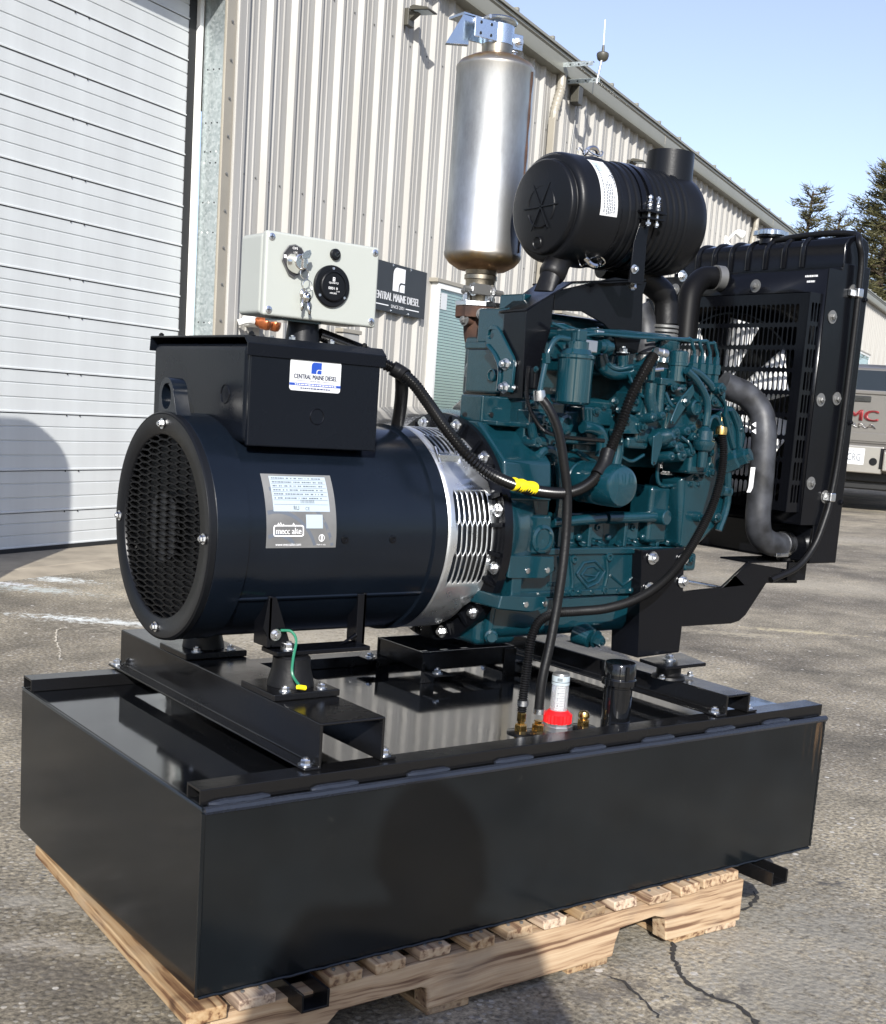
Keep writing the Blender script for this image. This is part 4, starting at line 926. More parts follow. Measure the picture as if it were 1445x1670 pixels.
fr = rrect(rx0+.0125,rx0+.0695,.0055,.0245,.004); fi = rrect(rx0+.0145,rx0+.0675,.0075,.0225,.003); b.sheet(fr,[fi],W1)
zz = [(rx0+.020,.0245),(rx0+.022,.0275),(rx0+.024,.0235),(rx0+.026,.0285),(rx0+.029,.0225),(rx0+.031,.026),(rx0+.032,.0245)]
for i in range(6): (a,c),(d,e) = zz[i],zz[i+1]; b.add([W1(a,c-.0008),W1(d,e-.0008),W1(d,e+.0010),W1(a,c+.0010)],[(0,1,2,3)])
zz = [(rx0+.048,.0245),(rx0+.050,.0275),(rx0+.053,.0225),(rx0+.055,.0245)]
for i in range(3): (a,c),(d,e) = zz[i],zz[i+1]; b.add([W1(a,c-.0008),W1(d,e-.0008),W1(d,e+.0010),W1(a,c+.0010)],[(0,1,2,3)])
cu, cv = rx0+.104, .003
P = [(cu+.0058*math.cos(2*PI*i/24), cv+.0062*math.sin(2*PI*i/24)) for i in range(24)]; Q = [(cu+.0048*math.cos(2*PI*i/24), cv+.0052*math.sin(2*PI*i/24)) for i in range(24)]
b.sheet(P,[Q],W1); b.grid(W1,cu-.0013,cu+.0017,cv-.005,cv+.005); b.out('rating_logo','print_white',alt,recalc=False,kind='stuff')
MB().grid(W1,rx0+.074,rx0+.106,.019,.042,1,3).out('foil_seal','label_silver',alt,recalc=False)
b = MB()
for k, (q, r_) in enumerate(((.028,.05),(.05,.085),(.07,.12))):
    for i in range(14):
        a0, a1 = .3+1.9*i/14, .3+1.9*(i+1)/14; P = [(rx0+.02+rr_*math.cos(a)*.9, -.05+rr_*math.sin(a)*1.1) for rr_, a in ((r_,a0),(r_+.006,a0),(r_+.006,a1),(r_,a1))]
        if all(rx0 < p[0] < rx1 and rv0 < p[1] < rv1 for p in P): b.add([cyl_fn(.19105)(*p) for p in P],[(0,1,2,3)])
b.out('label_swirl','print_grey',alt,recalc=False)
for u in (.3495,.448): 
    p = cyl_fn(.190)(u,-.0); MB().lathe(p-V(0,-.001,0),(0,-1,0),[(0,.0075),(.003,.007),(.0035,.004),(.002,.003)],16).out('plug','metal_black',alt)
# weld seam line low on the stator, perforated vent band
def cp(x, a, r=.1915): return V(x, AY-r*math.cos(a), AZ+r*math.sin(a))
MB().tube([cp(.165+.39*i/20,-.56) for i in range(21)],.0028,6,1,smooth=False).out('seam_strip','alt_black',alt)
b = MB(); b.prism([cp(.168,-.575,.192),cp(.168,-1.25,.192),cp(.168,-1.25,.186),cp(.168,-.575,.186)],(.385,0,0)); b.out('lower_panel','alt_black',alt)
BX0, BX1 = .566, .676; RB = .1945
def slot(u, v, w, l): return [(u,v-l/2),(u+w*.5,v-l*.34),(u+w*.5,v+l*.34),(u,v+l/2),(u-w*.5,v+l*.34),(u-w*.5,v-l*.34)]
holes = []
for c0 in (0., .262):
    for r_ in (-1,0,1):
        n = 7
        for k in range(n):
            u = BX0+.0205+k*.0118+(0 if r_ else .0055); holes.append(slot(u, c0+r_*.0575, .0082, .066))
ho = [h for h in holes]
outer = [(BX0,-.42),(BX1-.022,-.42),(BX1-.022,-.15),(BX1,-.118),(BX1,.095),(BX1-.004,.108),(BX1-.020,.125),(BX1-.022,.165),(BX1-.002,.175),(BX1-.002,.45),(BX0,.45)]
MB().sheet(outer,ho,cyl_fn(RB),cuts=.014).out('vent_band','band_steel',alt,solid=.0015,recalc=False,label='bright perforated steel vent band round the alternator end')
MB().lathe((BX0-.002,AY,AZ),(1,0,0),[(0,.187),(.112,.187)],64,close=False).out('band_lining','oil_dark',alt)
p = cyl_fn(RB+.002)
MB().box(p(BX0+.006,.160)+V(0,-.006,-.006),p(BX0+.058,.160)+V(0,.001,.006)).out('band_buckle','zinc',alt,.001)
for u in (BX0+.008,BX0+.055): MB().cyl(p(u,.148),p(u,.182)+V(0,-.006,.004),.0032,n=8).out('buckle_screw','zinc',alt)
# flange ring with ribs and bolts
fx0, fx1 = .661,.695
fl = MB().lathe((fx0,AY,AZ),(1,0,0),[(0,.190),(.010,.192),(.013,.224),(.024,.2245),(.026,.222),(.034,.222)],96).out('adapter_flange','metal_black',alt,ang=30)
for k in range(24):
    a = 2*PI*k/24+.13; c = V(fx0+.004, AY-.2*math.cos(a), AZ+.2*math.sin(a)); e_ = V(0,-math.cos(a),math.sin(a)); t_ = V(0,math.sin(a),math.cos(a))*.004
    MB().prism([c-e_*.008-t_-V(.003,0,0),c+e_*.021-t_+V(.005,0,0),c-e_*.008-t_+V(.009,0,0)],t_*2).out('flange_rib','metal_black',fl)
for k in range(12):
    a = math.radians(15+30*k); bolt((fx0+.012,AY-.2085*math.cos(a),AZ+.2085*math.sin(a)),(-1,0,0),.0085,alt)
# feet, rubber mounts
for yy, s in ((.238,-1),(.577,1)):
    b = MB()
    b.prism([(.222,yy-.0,.556),(.236,yy,.556),(.268,yy,.470),(.232,yy,.470),(.214,yy,.505)],(0,.007,0)); b.prism([(.398,yy,.556),(.416,yy,.556),(.416,yy,.462),(.40,yy,.462),(.40,yy,.48),(.365,yy,.466),(.398,yy,.485)],(0,.007,0))
    b.box((.230,yy-.02,.458),(.416,yy+.035,.466)); b.box((.222,yy,.470),(.229,yy+.05,.558)); b.box((.409,yy,.466),(.416,yy+.05,.558))
    b.out('foot_bracket','metal_black',alt,.0015)
    m1 = MB().lathe((.268,yy-.004,.405),(0,0,1),[(0,.040),(.008,.039),(.030,.033),(.048,.032),(.052,.028)],28).out('rubber_mount','rubber',alt)
    MB().box((.205,yy-.062,.3925),(.332,yy+.056,.4045)).out('mount_plate','rail_black',alt,.002)
    bolt((.262,yy-.002,.466),(0,0,1),.0095,alt); bolt((.235,yy-.045,.4045),(0,0,1),.007,alt); bolt((.305,yy-.045,.4045),(0,0,1),.007,alt); bolt((.236,yy-.001,.492),(0,-1,0),.007,alt)
MB().tube([(0.2431,0.232,0.5001),(0.2609,0.228,0.4979),(0.2638,0.215,0.4844),(0.2481,0.195,0.4579),(0.2398,0.18,0.4357),(0.2539,0.176,0.4136)],.0024,8,8).out('earth_wire','green_wire',alt,label='thin green earth wire at the alternator foot')
MB().cyl((0.2479,0.176,0.4151),(0.2633,0.176,0.4118),.0042,n=10).out('wire_lug','yellow_tape',alt)

# ---------------------------------------------------------------- control box
CK = grp('control_box',(.32,.33,1.08),'light grey plastic control box with key switch and hour meter')
c0 = (0.2109,0.2818,1.0141); cx0, cx1, cz0, cz1, cy0, cy1 = .2103,.4303,1.0161,1.1518,.2818,.3793
MB().box((cx0+.002,cy0+.018,cz0+.002),(cx1-.002,cy1,cz1-.002)).out('enclosure','enclosure_grey',CK,.008,segs=4)
MB().box((cx0,cy0+.0025,cz0),(cx1,cy0+.0165,cz1)).out('enclosure_lid','enclosure_grey',CK,.005,segs=3)
for px in (cx0+.010,cx1-.010):
    for pz in (cz0+.010,cz1-.010):
        MB().lathe((px,cy0+.003,pz),(0,-1,0),[(0,.0062),(.0012,.0062),(.0016,.0055)],16).out('lid_screw','zinc',CK)
        b = MB(); b.box((px-.0035,cy0+.0008,pz-.0006),(px+.0035,cy0+.0012,pz+.0006)); b.box((px-.0006,cy0+.0009,pz-.0035),(px+.0006,cy0+.00115,pz+.0035)); b.out('screw_slot','print_black',CK)
MB().cyl((.3155,.335,bz1),(.3155,.335,cz0+.002),.030,.026,n=28).out('pedestal','plastic_black',CK,.001)
for px,py in ((.276,.30),(.352,.30),(.276,.372),(.352,.372)): bolt((px,py,bz1),(0,0,1),.006,CK)
MB().box((.255,.30,cz0-.0035),(.33,.36,cz0+.001)).out('base_gasket','teal_smooth',CK)
def yc(p): return V(p[0], cy0, p[2])
kx = yc((0.2622,0.2818,1.1071)); hm = yc((0.336,0.2818,1.0762)); lp = yc((0.3398,0.2818,1.1289))
P = [kx+V(a,0,b_) for a,b_ in ((-.024,.0),(-.022,.012),(-.012,.025),(.0,.028),(.012,.024),(.022,.010),(.0225,-.012),(.0,-.026),(-.010,-.022))]
MB().prism(P,(0,-.0016,0)).out('switch_plate','screw_grey',CK,.0005)
MB().prism([kx+V((p-kx).x*.93,-.0017,(p-kx).z*.93) for p in P],(0,-.0006,0)).out('switch_dial','print_black',CK)
MB().lathe(kx+V(0.002,-.002,-.001),(0,-1,0),[(0,.0185),(.004,.0175),(.010,.0135),(.018,.0125),(.019,.0105),(.0165,.0095)],32).out('switch_barrel','chrome',CK)
b = MB(); txt(b,'ON',plane_fn((0,cy0-.0026,0),(1,0,0),(0,0,1)),kx.x-.001,kx.z+.0215,.009,.004); b.grid(plane_fn((0,cy0-.0026,0),(1,0,0),(0,0,1)),kx.x-.021,kx.x-.016,kx.z+.004,kx.z+.009); b.out('switch_print','print_white',CK,recalc=False)
MB().lathe(hm+V(0,0.0024,0),(0,-1,0),[(0,.0345),(.004,.0345),(.0055,.033),(.0056,.026),(.010,.0245),(.0108,.023),(.0085,.022),(.0085,0)],48,close=False).out('hour_meter','plastic_black',CK)
for a in (90,215,325): MB().lathe(hm+V(.0292*math.cos(math.radians(a)),-.003,.0292*math.sin(math.radians(a))),(0,-1,0),[(0,.0027),(.0012,.0022)],10).out('meter_screw','zinc',CK)
hf = plane_fn((0,hm.y-.0064,0),(1,0,0),(0,0,1)); b = MB(); txt(b,'QUARTZ',hf,hm.x,hm.z+.005,.0185,.0032); txt(b,'HOURS',hf,hm.x,hm.z-.0115,.013,.0026); txt(b,'0001 0',hf,hm.x-.001,hm.z-.0035,.018,.0042)
b.sheet([(hm.x-.0022,hm.z+.008),(hm.x+.0022,hm.z+.008),(hm.x+.0022,hm.z+.0145),(hm.x-.0022,hm.z+.0145)],[[(hm.x-.0012,hm.z+.009),(hm.x+.0012,hm.z+.009),(hm.x+.0012,hm.z+.0108),(hm.x-.0012,hm.z+.0108)],[(hm.x-.0012,hm.z+.0117),(hm.x+.0012,hm.z+.0117),(hm.x+.0012,hm.z+.0135),(hm.x-.0012,hm.z+.0135)]],hf)
txt(b,'1/10',hf,hm.x+.009,hm.z-.008,.006,.002); b.out('meter_lettering','print_white',CK,recalc=False)
MB().lathe(lp+V(0,.003,0),(0,-1,0),[(0,.0095),(.005,.0095),(.0065,.008),(.007,.005)],20).out('lamp_bezel','plastic_black',CK)
MB().lathe(lp+V(0,-.004,0),(0,-1,0),[(0,.0045),(.003,.0043),(.006,.002),(.0062,0)],14,close=False).out('warning_lamp','glass',CK)
# keys hanging from the switch
KY = empty('key_bunch',(kx.x+.006,kx.y-.02,kx.z-.02),0,'two steel keys on thin rings hanging from the ignition switch','keys',org=(kx.x+.006,kx.y-.02,kx.z-.02))
kc = kx+V(.008,-.021,0)
kk = MB().prism([kc+V(-.0065,0,.004),kc+V(.0075,0,.006),kc+V(.011,0,.014),kc+V(.0085,0,.020),kc+V(.002,0,.018),kc+V(-.006,0,.012)],(0,-.0016,0)); kk.box(kc+V(-.003,-.0016,-.010),kc+V(.003,.003,.006)); kk.out('key','chrome',KY,.0004)
def kring(c, r, n): 
    u, w_ = frame(n); MB().tube([c+(u*math.cos(2*PI*i/20)+w_*math.sin(2*PI*i/20))*r for i in range(21)],.0007,6,2).out('key_ring','chrome',KY)
kring(kx+V(.010,-.018,-.0185),.0085,(0.15,-1,.1)); kring(kx+V(.019,-.014,-.037),.0095,(.1,-1,0))
def hkey(p, ang):
    R3 = Matrix.Rotation(ang,3,'Y'); b = MB()
    b.sheet([(.0075*math.cos(2*PI*i/16),.009*math.sin(2*PI*i/16)) for i in range(16)],[[(.002*math.cos(2*PI*i/8),.0055+.002*math.sin(2*PI*i/8)) for i in range(8)]],lambda u,v: V(u,0,v))
    b.add([V(-.0025,0,-.008),V(.0025,0,-.008),V(.0025,0,-.017),V(.0035,0,-.0185),V(.0022,0,-.020),V(.0033,0,-.0225),V(.002,0,-.0245),V(0,0,-.029),V(-.0025,0,-.026)],[(0,1,2,3,4,5,6,7,8)])
    b.v = [R3@q+p for q in b.v]; b.out('key','chrome',KY,solid=.0016,recalc=False)
hkey(kx+V(.014,-.0125,-.050),.12); hkey(kx+V(.019,-.0155,-.056),-.22)

# ---------------------------------------------------------------- muffler
MX, MY = .819, .50
MU = grp('muffler',(MX,MY,1.38),'upright brushed stainless exhaust muffler with heat-stained ends')
mz = (1.166+1.58)/2
ms = MB().lathe((MX,MY,0),(0,0,1),[(1.170,.045),(1.171,.058),(1.182,.080),(1.192,.090),(1.198,.0935),(1.203,.0935),(1.205,.0925),(1.555,.0925),(1.557,.0935),(1.562,.0935),(1.572,.085),(1.582,.062),(1.586,.042)],72).out('canister','stainless',MU,org=(MX,MY,1.38),ang=40)
mt = MB().tube([(MX+.0925*math.cos(-1.06)*1.003,MY+.0925*math.sin(-1.06)*1.003,1.207+.347*i/40) for i in range(41)],lambda u: .0030+.0008*math.sin(u*220),8,1,smooth=False); mt.out('weld_seam','rust',MU)
MB().lathe((MX,MY,1.580),(0,0,1),[(0,.042),(.008,.040),(.010,.036),(.050,.036)],40).out('outlet_neck','stained_steel',MU,org=(MX,MY,1.45))
MB().lathe((MX,MY,1.096),(0,0,1),[(0,.036),(.05,.036),(.055,.037),(.056,.040),(.064,.040),(.066,.037),(.078,.040)],40).out('inlet_neck','stained_steel',MU,org=(MX,MY,1.28))
# rain cap: band, counterweight brackets, flap
MB().lathe((MX,MY,1.606),(0,0,1),[(0,.0375),(.036,.0375),(.0365,.036)],40).out('cap_band','zinc_blue',MU,ang=30)
u_ = V(-.80,.10,0).normalized(); n_ = V(-u_.y,u_.x,0)
def capbox(a0,a1,b0,b1,z0,z1): 
    R3 = Matrix(((u_.x,n_.x,0),(u_.y,n_.y,0),(0,0,1))); b = MB().box((a0,b0,z0),(a1,b1,z1)); b.v = [R3@q+V(MX,MY,0) for q in b.v]; return b
capbox(.020,.082,.030,.0325,1.606,1.642).out('cap_bracket','zinc_blue',MU,.001)
capbox(.020,.090,-.0125,-.010,1.606,1.642).out('cap_bracket','zinc_blue',MU,.001)
for a_,z_ in ((.038,1.634),(.038,1.614),(.066,1.634),(.066,1.614)):
    R3 = Matrix(((u_.x,n_.x,0),(u_.y,n_.y,0),(0,0,1))); 
    MB().cyl(R3@V(a_,.0325,z_)+V(MX,MY,0),R3@V(a_,.0332,z_)+V(MX,MY,0),.0032,n=10).out('rivet_hole','oil_dark',MU)
capbox(-.062,-.030,.010,.0135,1.604,1.634).out('clamp_ear','zinc_blue',MU,.001); bolt(V(MX,MY,1.62)-u_*.050+n_*.0135,n_,.007,MU); bolt(V(MX,MY,1.62)-u_*.050+n_*.009,-n_,.007,MU)
bolt(V(MX,MY,1.600)-u_*.040+n_*.008,(0,0,-1),.006,MU)
b = MB(); Z_ = 1.652
b.prism([(0.6928,0.5,1.584),(0.7319,0.5,1.647),(0.7454,0.5,1.6479),(0.7973,0.5,1.6498),(0.7831,0.5,1.6362),(0.7604,0.5,1.6333),(0.7471,0.5,1.6132),(0.7474,0.5,1.5928)],(.006,.012,0)); b.out('counterweight','zinc_blue',MU,.001)
MB().box(V(*(0.732,0.5,1.6459)),V(*(0.7974,0.5,1.6487))+V(.01,.05,.002)).out('counterweight_flange','zinc_blue',MU)
MB().lathe((MX+.004,MY,1.650),(.05,0,1),[(0,.040),(.003,.041),(.006,.038),(.011,.012),(.012,0)],36,close=False).out('rain_flap','zinc_blue',MU)
MB().cyl(V(MX,MY,1.648)+u_*.045+n_*.036,V(MX,MY,1.648)+u_*.045-n_*.016,.004,n=10).out('hinge_pin','zinc',MU)
# clamp and flange below
cl_ = MB().tube([V(MX+.040*math.cos(a),MY+.040*math.sin(a),1.128) for a in [2.4+ (2*PI-1.6)*i/24 for i in range(25)]],.0062,8,1,smooth=False)
cl_.tube([V(MX-.075,MY-.036,1.128),V(MX+.036,MY-.044,1.126)],.0060,8,smooth=False); cl_.box((MX-.055,MY-.052,1.119),(MX-.005,MY-.030,1.139)); cl_.out('pipe_clamp','screw_grey',MU)
bolt((MX-.045,MY-.036,1.128),(-1,0,0),.009,MU); bolt((MX+.004,MY-.044,1.128),(-1,0,0),.009,MU)
def hexflange(z, t_, m, s, nm): MB().prism([(MX+s*a,MY+s*c,z) for a,c in ((-.056,.02),(-.056,-.02),(-.018,-.052),(.030,-.052),(.056,-.025),(.056,.025),(.02,.052),(-.03,.052))],(0,0,t_)).out(nm,m,MU,.0015)
hexflange(1.0965,.010,'zinc',1.0,'flange_plate'); hexflange(1.074,.022,'rust',.98,'manifold_flange')
for a,c in ((-.044,-.006),(-.004,-.042),(.042,.004),(0,.042)): bolt((MX+a,MY+c,1.1065),(0,0,1),.0078,MU,washer=1.3,h=1.3)
MB().tube([(MX,MY,1.076),(MX+.002,MY,1.045),(MX+.02,MY,1.015),(MX+.06,MY-.005,1.0)],.034,20,8).out('exhaust_elbow','rust',MU)
for p, n in (((0.7782,0.49,1.0674),(-1,-.1,0)),((0.794,0.455,1.0806),(-.8,-.6,0))):
    MB().cyl(Vector(p)-Vector(n).normalized()*.045,Vector(p),.0095,n=14).out('elbow_stud','rust',MU); bolt(p,n,.008,MU,'screw_grey')

# the canister and its pipes are slim: draw everything but the counterweight in about its axis
for ch in list(MU.children):
    if ch.name.split('.')[0] in ('counterweight','counterweight_flange','elbow_stud'): continue
    k = .845; o_ = ORG[MU.name]
    if ch.name.startswith('bolt'):
        w_ = ch.location + o_
        if w_.z > 1.09 : ch.location = V(MX+(w_.x-MX)*k, MY+(w_.y-MY)*k, w_.z)-o_
        continue
    for v in ch.data.vertices:
        w_ = v.co + ch.location + o_; v.co = V(MX+(w_.x-MX)*k, MY+(w_.y-MY)*k, w_.z)-o_-ch.location

# ---------------------------------------------------------------- engine
EN = MB().box((.80,.30,.60),(1.24,.50,.93)).out('engine','teal',gen,.012,label='teal painted diesel engine with pumps, pipes and filters')
def eb(name, lo, hi, bev=.004, m='teal', par=None): return MB().box(lo,hi).out(name,m,par or EN,bev,segs=3)
def ecyl(name, a, d, prof, n=28, m='teal', bev=0): return MB().lathe(a,d,prof,n).out(name,m,EN,bev)
def epipe(name, P, r, m='teal_smooth', n=12, **k): return MB().tube(P,r,n,8,**k).out(name,m,EN)
def eplate(name, P, vec, m='teal_smooth', bev=.002): return MB().prism([Vector(p) for p in P],vec).out(name,m,EN,bev)
def boss(p, r, h=.012, n=(0,-1,0), m='teal', hole=True, name='boss'):
    pr_ = [(-.02,r*1.06),(h*.7,r),(h,r*.86)]
    if hole: pr_ += [(h,r*.5),(h-.005,r*.42),(h-.005,0)]
    return MB().lathe(Vector(p),n,pr_,18,close=not hole).out(name,m,EN)
def tb(p, r=.006, n=(0,-1,0), h=.8): return bolt(p,n,r,EN,'teal',h=h)
# flywheel housing: cone with shoulder, steps and feet
ecyl('flywheel_housing',(.682,AY,AZ),(1,0,0),[(0,.2215),(.012,.2215),(.016,.214),(.075,.205),(.098,.188),(.11,.15)],72)
eplate('housing_shoulder',[(.684,.205,.725),(.684,.215,.800),(.684,.30,.868),(.684,.39,.868),(.684,.46,.80)],(.118,0,0),'teal',.006)
eb('housing_block',(.690,.30,.866),(.84,.37,.917),.004); eb('housing_block',(.76,.255,.79),(.86,.40,.915),.005)
eb('housing_block',(.700,.265,.862),(.80,.42,.872),.003)
for q in ((0.6489,0.3,0.8785),(0.7118,0.3,0.8819),(0.7774,0.3,0.8796)): MB().cyl(q,Vector(q)+V(0,-.004,0),.0045,n=10).out('bolt_hole','oil_dark',EN)
ecyl('round_boss',(0.7837,0.205,0.655),(0,-1,0),[(-.05,.030),(.004,.027),(.006,.021),(.002,.019),(.003,.011),(.001,0)],30)
eb('boss_pad',(.735,.205,.625),(.806,.26,.700),.006)
# engine feet lugs on the housing
b = MB(); b.prism([(0.6955,0.19,0.6264),(0.8069,0.19,0.6214),(0.8099,0.19,0.5941),(0.7879,0.19,0.5815),(0.6938,0.19,0.5839)],(0,.10,0)); b.out('mounting_lug','teal',EN,.004)
b = MB(); b.prism([(0.6674,0.172,0.5541),(0.7805,0.172,0.548),(0.7881,0.172,0.5347),(0.7783,0.172,0.5256),(0.7361,0.172,0.5203),(0.6611,0.172,0.5292)],(0,.12,0)); b.out('mounting_lug','teal',EN,.004)
for q in ((0.7414,0.1895,0.5968),(0.7905,0.1895,0.5969),(0.728,0.1715,0.5359),(0.7753,0.1715,0.5353)): MB().lathe(q,(0,-1,0),[(0,.0055),(.001,.0055),(.0012,.0035)],14).out('lug_hole','zinc',EN)
eb('housing_rib',(.71,.195,.530),(.735,.30,.60),.004)
# crankcase skirt, deck strip and oil pan
SY = .232
eb('crankcase_skirt',(.755,SY,.545),(1.20,.57,.632),.005)
eb('deck_flange',(.735,SY-.006,.620),(1.14,.57,.634),.003)
eb('pan_flange',(.74,SY-.005,.537),(1.20,.57,.549),.002)
b = MB().prism([(.70,y,z) for y,z in ((SY+.004,.54),(SY+.012,.468),(SY+.03,.452),(.53,.452),(.56,.475),(.57,.54))],(.395,0,0)); b.out('oil_pan','teal_smooth',EN,.012,segs=3)
eb('pan_step',(.685,.26,.44),(.79,.52,.50),.015)
ecyl('drain_boss',(0.9512,0.225,0.4504),(.25,-1,-.25),[(-.03,.026),(.004,.020),(.005,.017)],24)
bolt((0.9543,0.212,0.4502),(.25,-1,-.25),.0125,EN,'teal',h=1.0)
ecyl('pan_plug',(0.7123,0.25,0.4622),(-.6,-1,0),[(-.03,.015),(.01,.013),(.012,.009),(.02,.009)],16)
for k in range(11): tb((.77+.036*k,SY-.005,.5435),.0042,(0,-1,0),.5)
# embossed diamonds and webs on the skirt
def outline(P, r=.0032): return MB().tube(list(P)+[P[0]],r,7,1,smooth=False,cap=False)
yk = SY-.0005
outline([(0.9051,0.2315,0.581),(0.9224,0.2315,0.6029),(0.9522,0.2315,0.6061),(0.9819,0.2315,0.5856),(0.966,0.2315,0.5621),(0.9367,0.2315,0.5529)]).out('cast_diamond','teal',EN)
outline([(0.9186,0.2315,0.5783),(0.9319,0.2315,0.5928),(0.9502,0.2315,0.595),(0.9667,0.2315,0.5847),(0.9566,0.2315,0.5699),(0.937,0.2315,0.5641)],.0022).out('cast_diamond','teal',EN)
MB().tube([(0.927,0.2315,0.5781),(0.9611,0.2315,0.5748)],.002,6,smooth=False).out('cast_bar','teal',EN)
MB().tube([(0.9985,0.2315,0.5764),(1.0363,0.2315,0.5538),(1.0773,0.2315,0.5797)],.003,7,1,smooth=False).out('cast_rib','teal',EN)
for P in ([(0.9818,0.2315,0.6144),(0.9894,0.2315,0.5804),(0.982,0.2315,0.5428)],[(0.8846,0.2315,0.6158),(0.8955,0.2315,0.564),(0.8901,0.2315,0.5395)],[(0.8554,0.2315,0.6162),(0.863,0.2315,0.5771),(0.8574,0.2315,0.5405)]): MB().tube(P,.0045,8,4).out('cast_rib','teal',EN)
for q in ((0.892,0.23,0.611),(0.8929,0.23,0.5458),(0.9835,0.23,0.5467),(0.9872,0.23,0.6145)): boss(q,.0085,.006)
b = MB(); cf = plane_fn((0,SY-.0012,0),(1,0,0),(0,0,1)); q = (0.8498,0.231,0.5616); txt(b,'FC0236',cf,q[0],q[2],.035,.009); q = (0.8384,0.231,0.5923); txt(b,'Q',cf,q[0]+.005,q[2],.008,.009); b.out('cast_lettering','teal_smooth',EN,recalc=False,solid=-.0015)
# crankcase wall with stud pockets above the deck
eb('crankcase_wall',(.745,.262,.632),(1.16,.56,.70),.004)
pk = [(908,931),(953,984),(1012,1046),(1066,1090)]
for a,c in pk:
    p0 = (0.8572,0.245,0.6496); x0 = at_x = None
for u0 in (912,938,962,990,1018,1046,1072,1092):
    pass
WEB = [(0.8602,0.25,0.6624),(0.9409,0.25,0.6622),(1.0404,0.25,0.6645),(1.1373,0.25,0.667),(1.2099,0.25,0.6695)]
for q in WEB:
    eb('web',(q[0]-.005,.238,.633),(q[0]+.005,.27,.70),.003)
for i, q in enumerate(WEB[:-1]):
    xa = q[0]; 
    eb('pocket_face',(xa+.012,.252,.645),(xa+.050,.268,.690),.004,'teal_smooth')
    for k, dx in enumerate((-.012,.014,.034)):
        bolt((xa+dx,.247,.638+.004*(k % 2)),(0,-.5,1),.0058,EN,'teal',h=1.0)
    boss((xa+.030,.258,.672),.0075,.010)
    MB().sphere((xa+.060,.25,.652),.0075,10).out('boss','teal',EN)
for q in ((1.1657,0.25,0.7294),(1.2055,0.25,0.7273),(1.1658,0.25,0.7151),(1.2014,0.25,0.7024),(1.201,0.25,0.6787),(1.1793,0.25,0.6591)): MB().sphere(q,.0068,10).out('boss','teal',EN); tb(q,.0048)
# oil gallery rod along the side
MB().tube([(0.8292,0.232,0.6837),(0.9675,0.232,0.6928)],.0105,14,smooth=False).out('oil_gallery','teal_smooth',EN)
MB().tube([(0.976,0.232,0.6928),(1.1401,0.232,0.6974)],.0115,14,smooth=False).out('oil_gallery','teal_smooth',EN)
ecyl('gallery_plug',(1.1278,0.215,0.6967),(0.2,-1,0),[(-.03,.0165),(.002,.0165),(.004,.0145)],24,'teal_smooth')
# upper block side
eb('block_side',(.79,.30,.69),(1.20,.52,.80),.006)
eb('block_side',(.80,.325,.79),(1.24,.50,.93),.006)
eb('cover_plate',(.905,.272,.820),(1.05,.33,.905),.004)
# oil filter (points to the front) and its seat
OX, OZ = .915, .764
ecyl('oil_filter',(OX,.262,OZ),(0,-1,0),[(0,.036),(.012,.041),(.016,.0415),(.018,.0395),(.026,.0395),(.028,.0415),(.118,.0415),(.128,.037),(.131,.030),(.132,0)],56,'teal_smooth')
ecyl('filter_seat',(OX-.01,.33,OZ+.004),(0,-1,0),[(0,.05),(.05,.05),(.055,.043),(.07,.042)],32)
MB().tube([(0.7867,0.235,0.7093),(0.7716,0.235,0.7793),(0.7934,0.235,0.8208),(0.8305,0.235,0.8104),(0.8504,0.235,0.7458),(0.8507,0.235,0.6859)],.011,10,6).out('cast_arch','teal',EN)
eb('arch_back',(.75,.24,.69),(.83,.30,.79),.008)
eb('arch_inner',(.765,.236,.735),(.79,.25,.765),.006,'teal_smooth')
# fuel filter
FX, FY, FZ = .832, .205, .957
ecyl('fuel_filter',(FX,FY,.910),(0,0,1),[(0,.020),(.002,.030),(.006,.0335),(.085,.0338),(.088,.0362),(.093,.0362),(.095,.031),(.104,.026),(.106,.012)],44,'teal_smooth')
ecyl('filter_head',(FX,FY,1.014),(0,0,1),[(0,.022),(.014,.022),(.016,.014),(.03,.014)],24)
eb('filter_head_block',(FX-.012,FY-.014,1.028),(FX+.012,FY+.05,1.052),.004)
epipe('fuel_pipe',[(0.7966,0.19,1.03),(0.7664,0.19,1.0284),(0.7507,0.19,1.0071),(0.7444,0.19,0.9822),(0.7389,0.19,0.9508),(0.7356,0.19,0.926)],.0055)
ecyl('pipe_nut',(0.7448,0.19,0.9923),(.12,0,-1),[(-.008,.0085),(.010,.0085),(.012,.006)],6)
eb('sensor_block',(0.8295,0.2,1.0115),tuple(Vector((0.8805,0.2,1.0342))+V(0,.03,0)),.002,'aluminium')
b = EN.children[-1]; b.data.materials[0] = MATS['teal_smooth']
ecyl('sensor_body',(0.891,0.21,1.0259),(1,0,0),[(0,.011),(.012,.011),(.013,.014),(.022,.014),(.024,.010),(.034,.010)],16)
epipe('return_pipe',[(0.8036,0.25,1.0605),(0.8346,0.24,1.052),(0.8659,0.23,1.0445),(0.9042,0.22,1.0491),(0.9936,0.21,1.0514),(1.0866,0.2,1.0562),(1.1281,0.197,1.0562)],.0035)
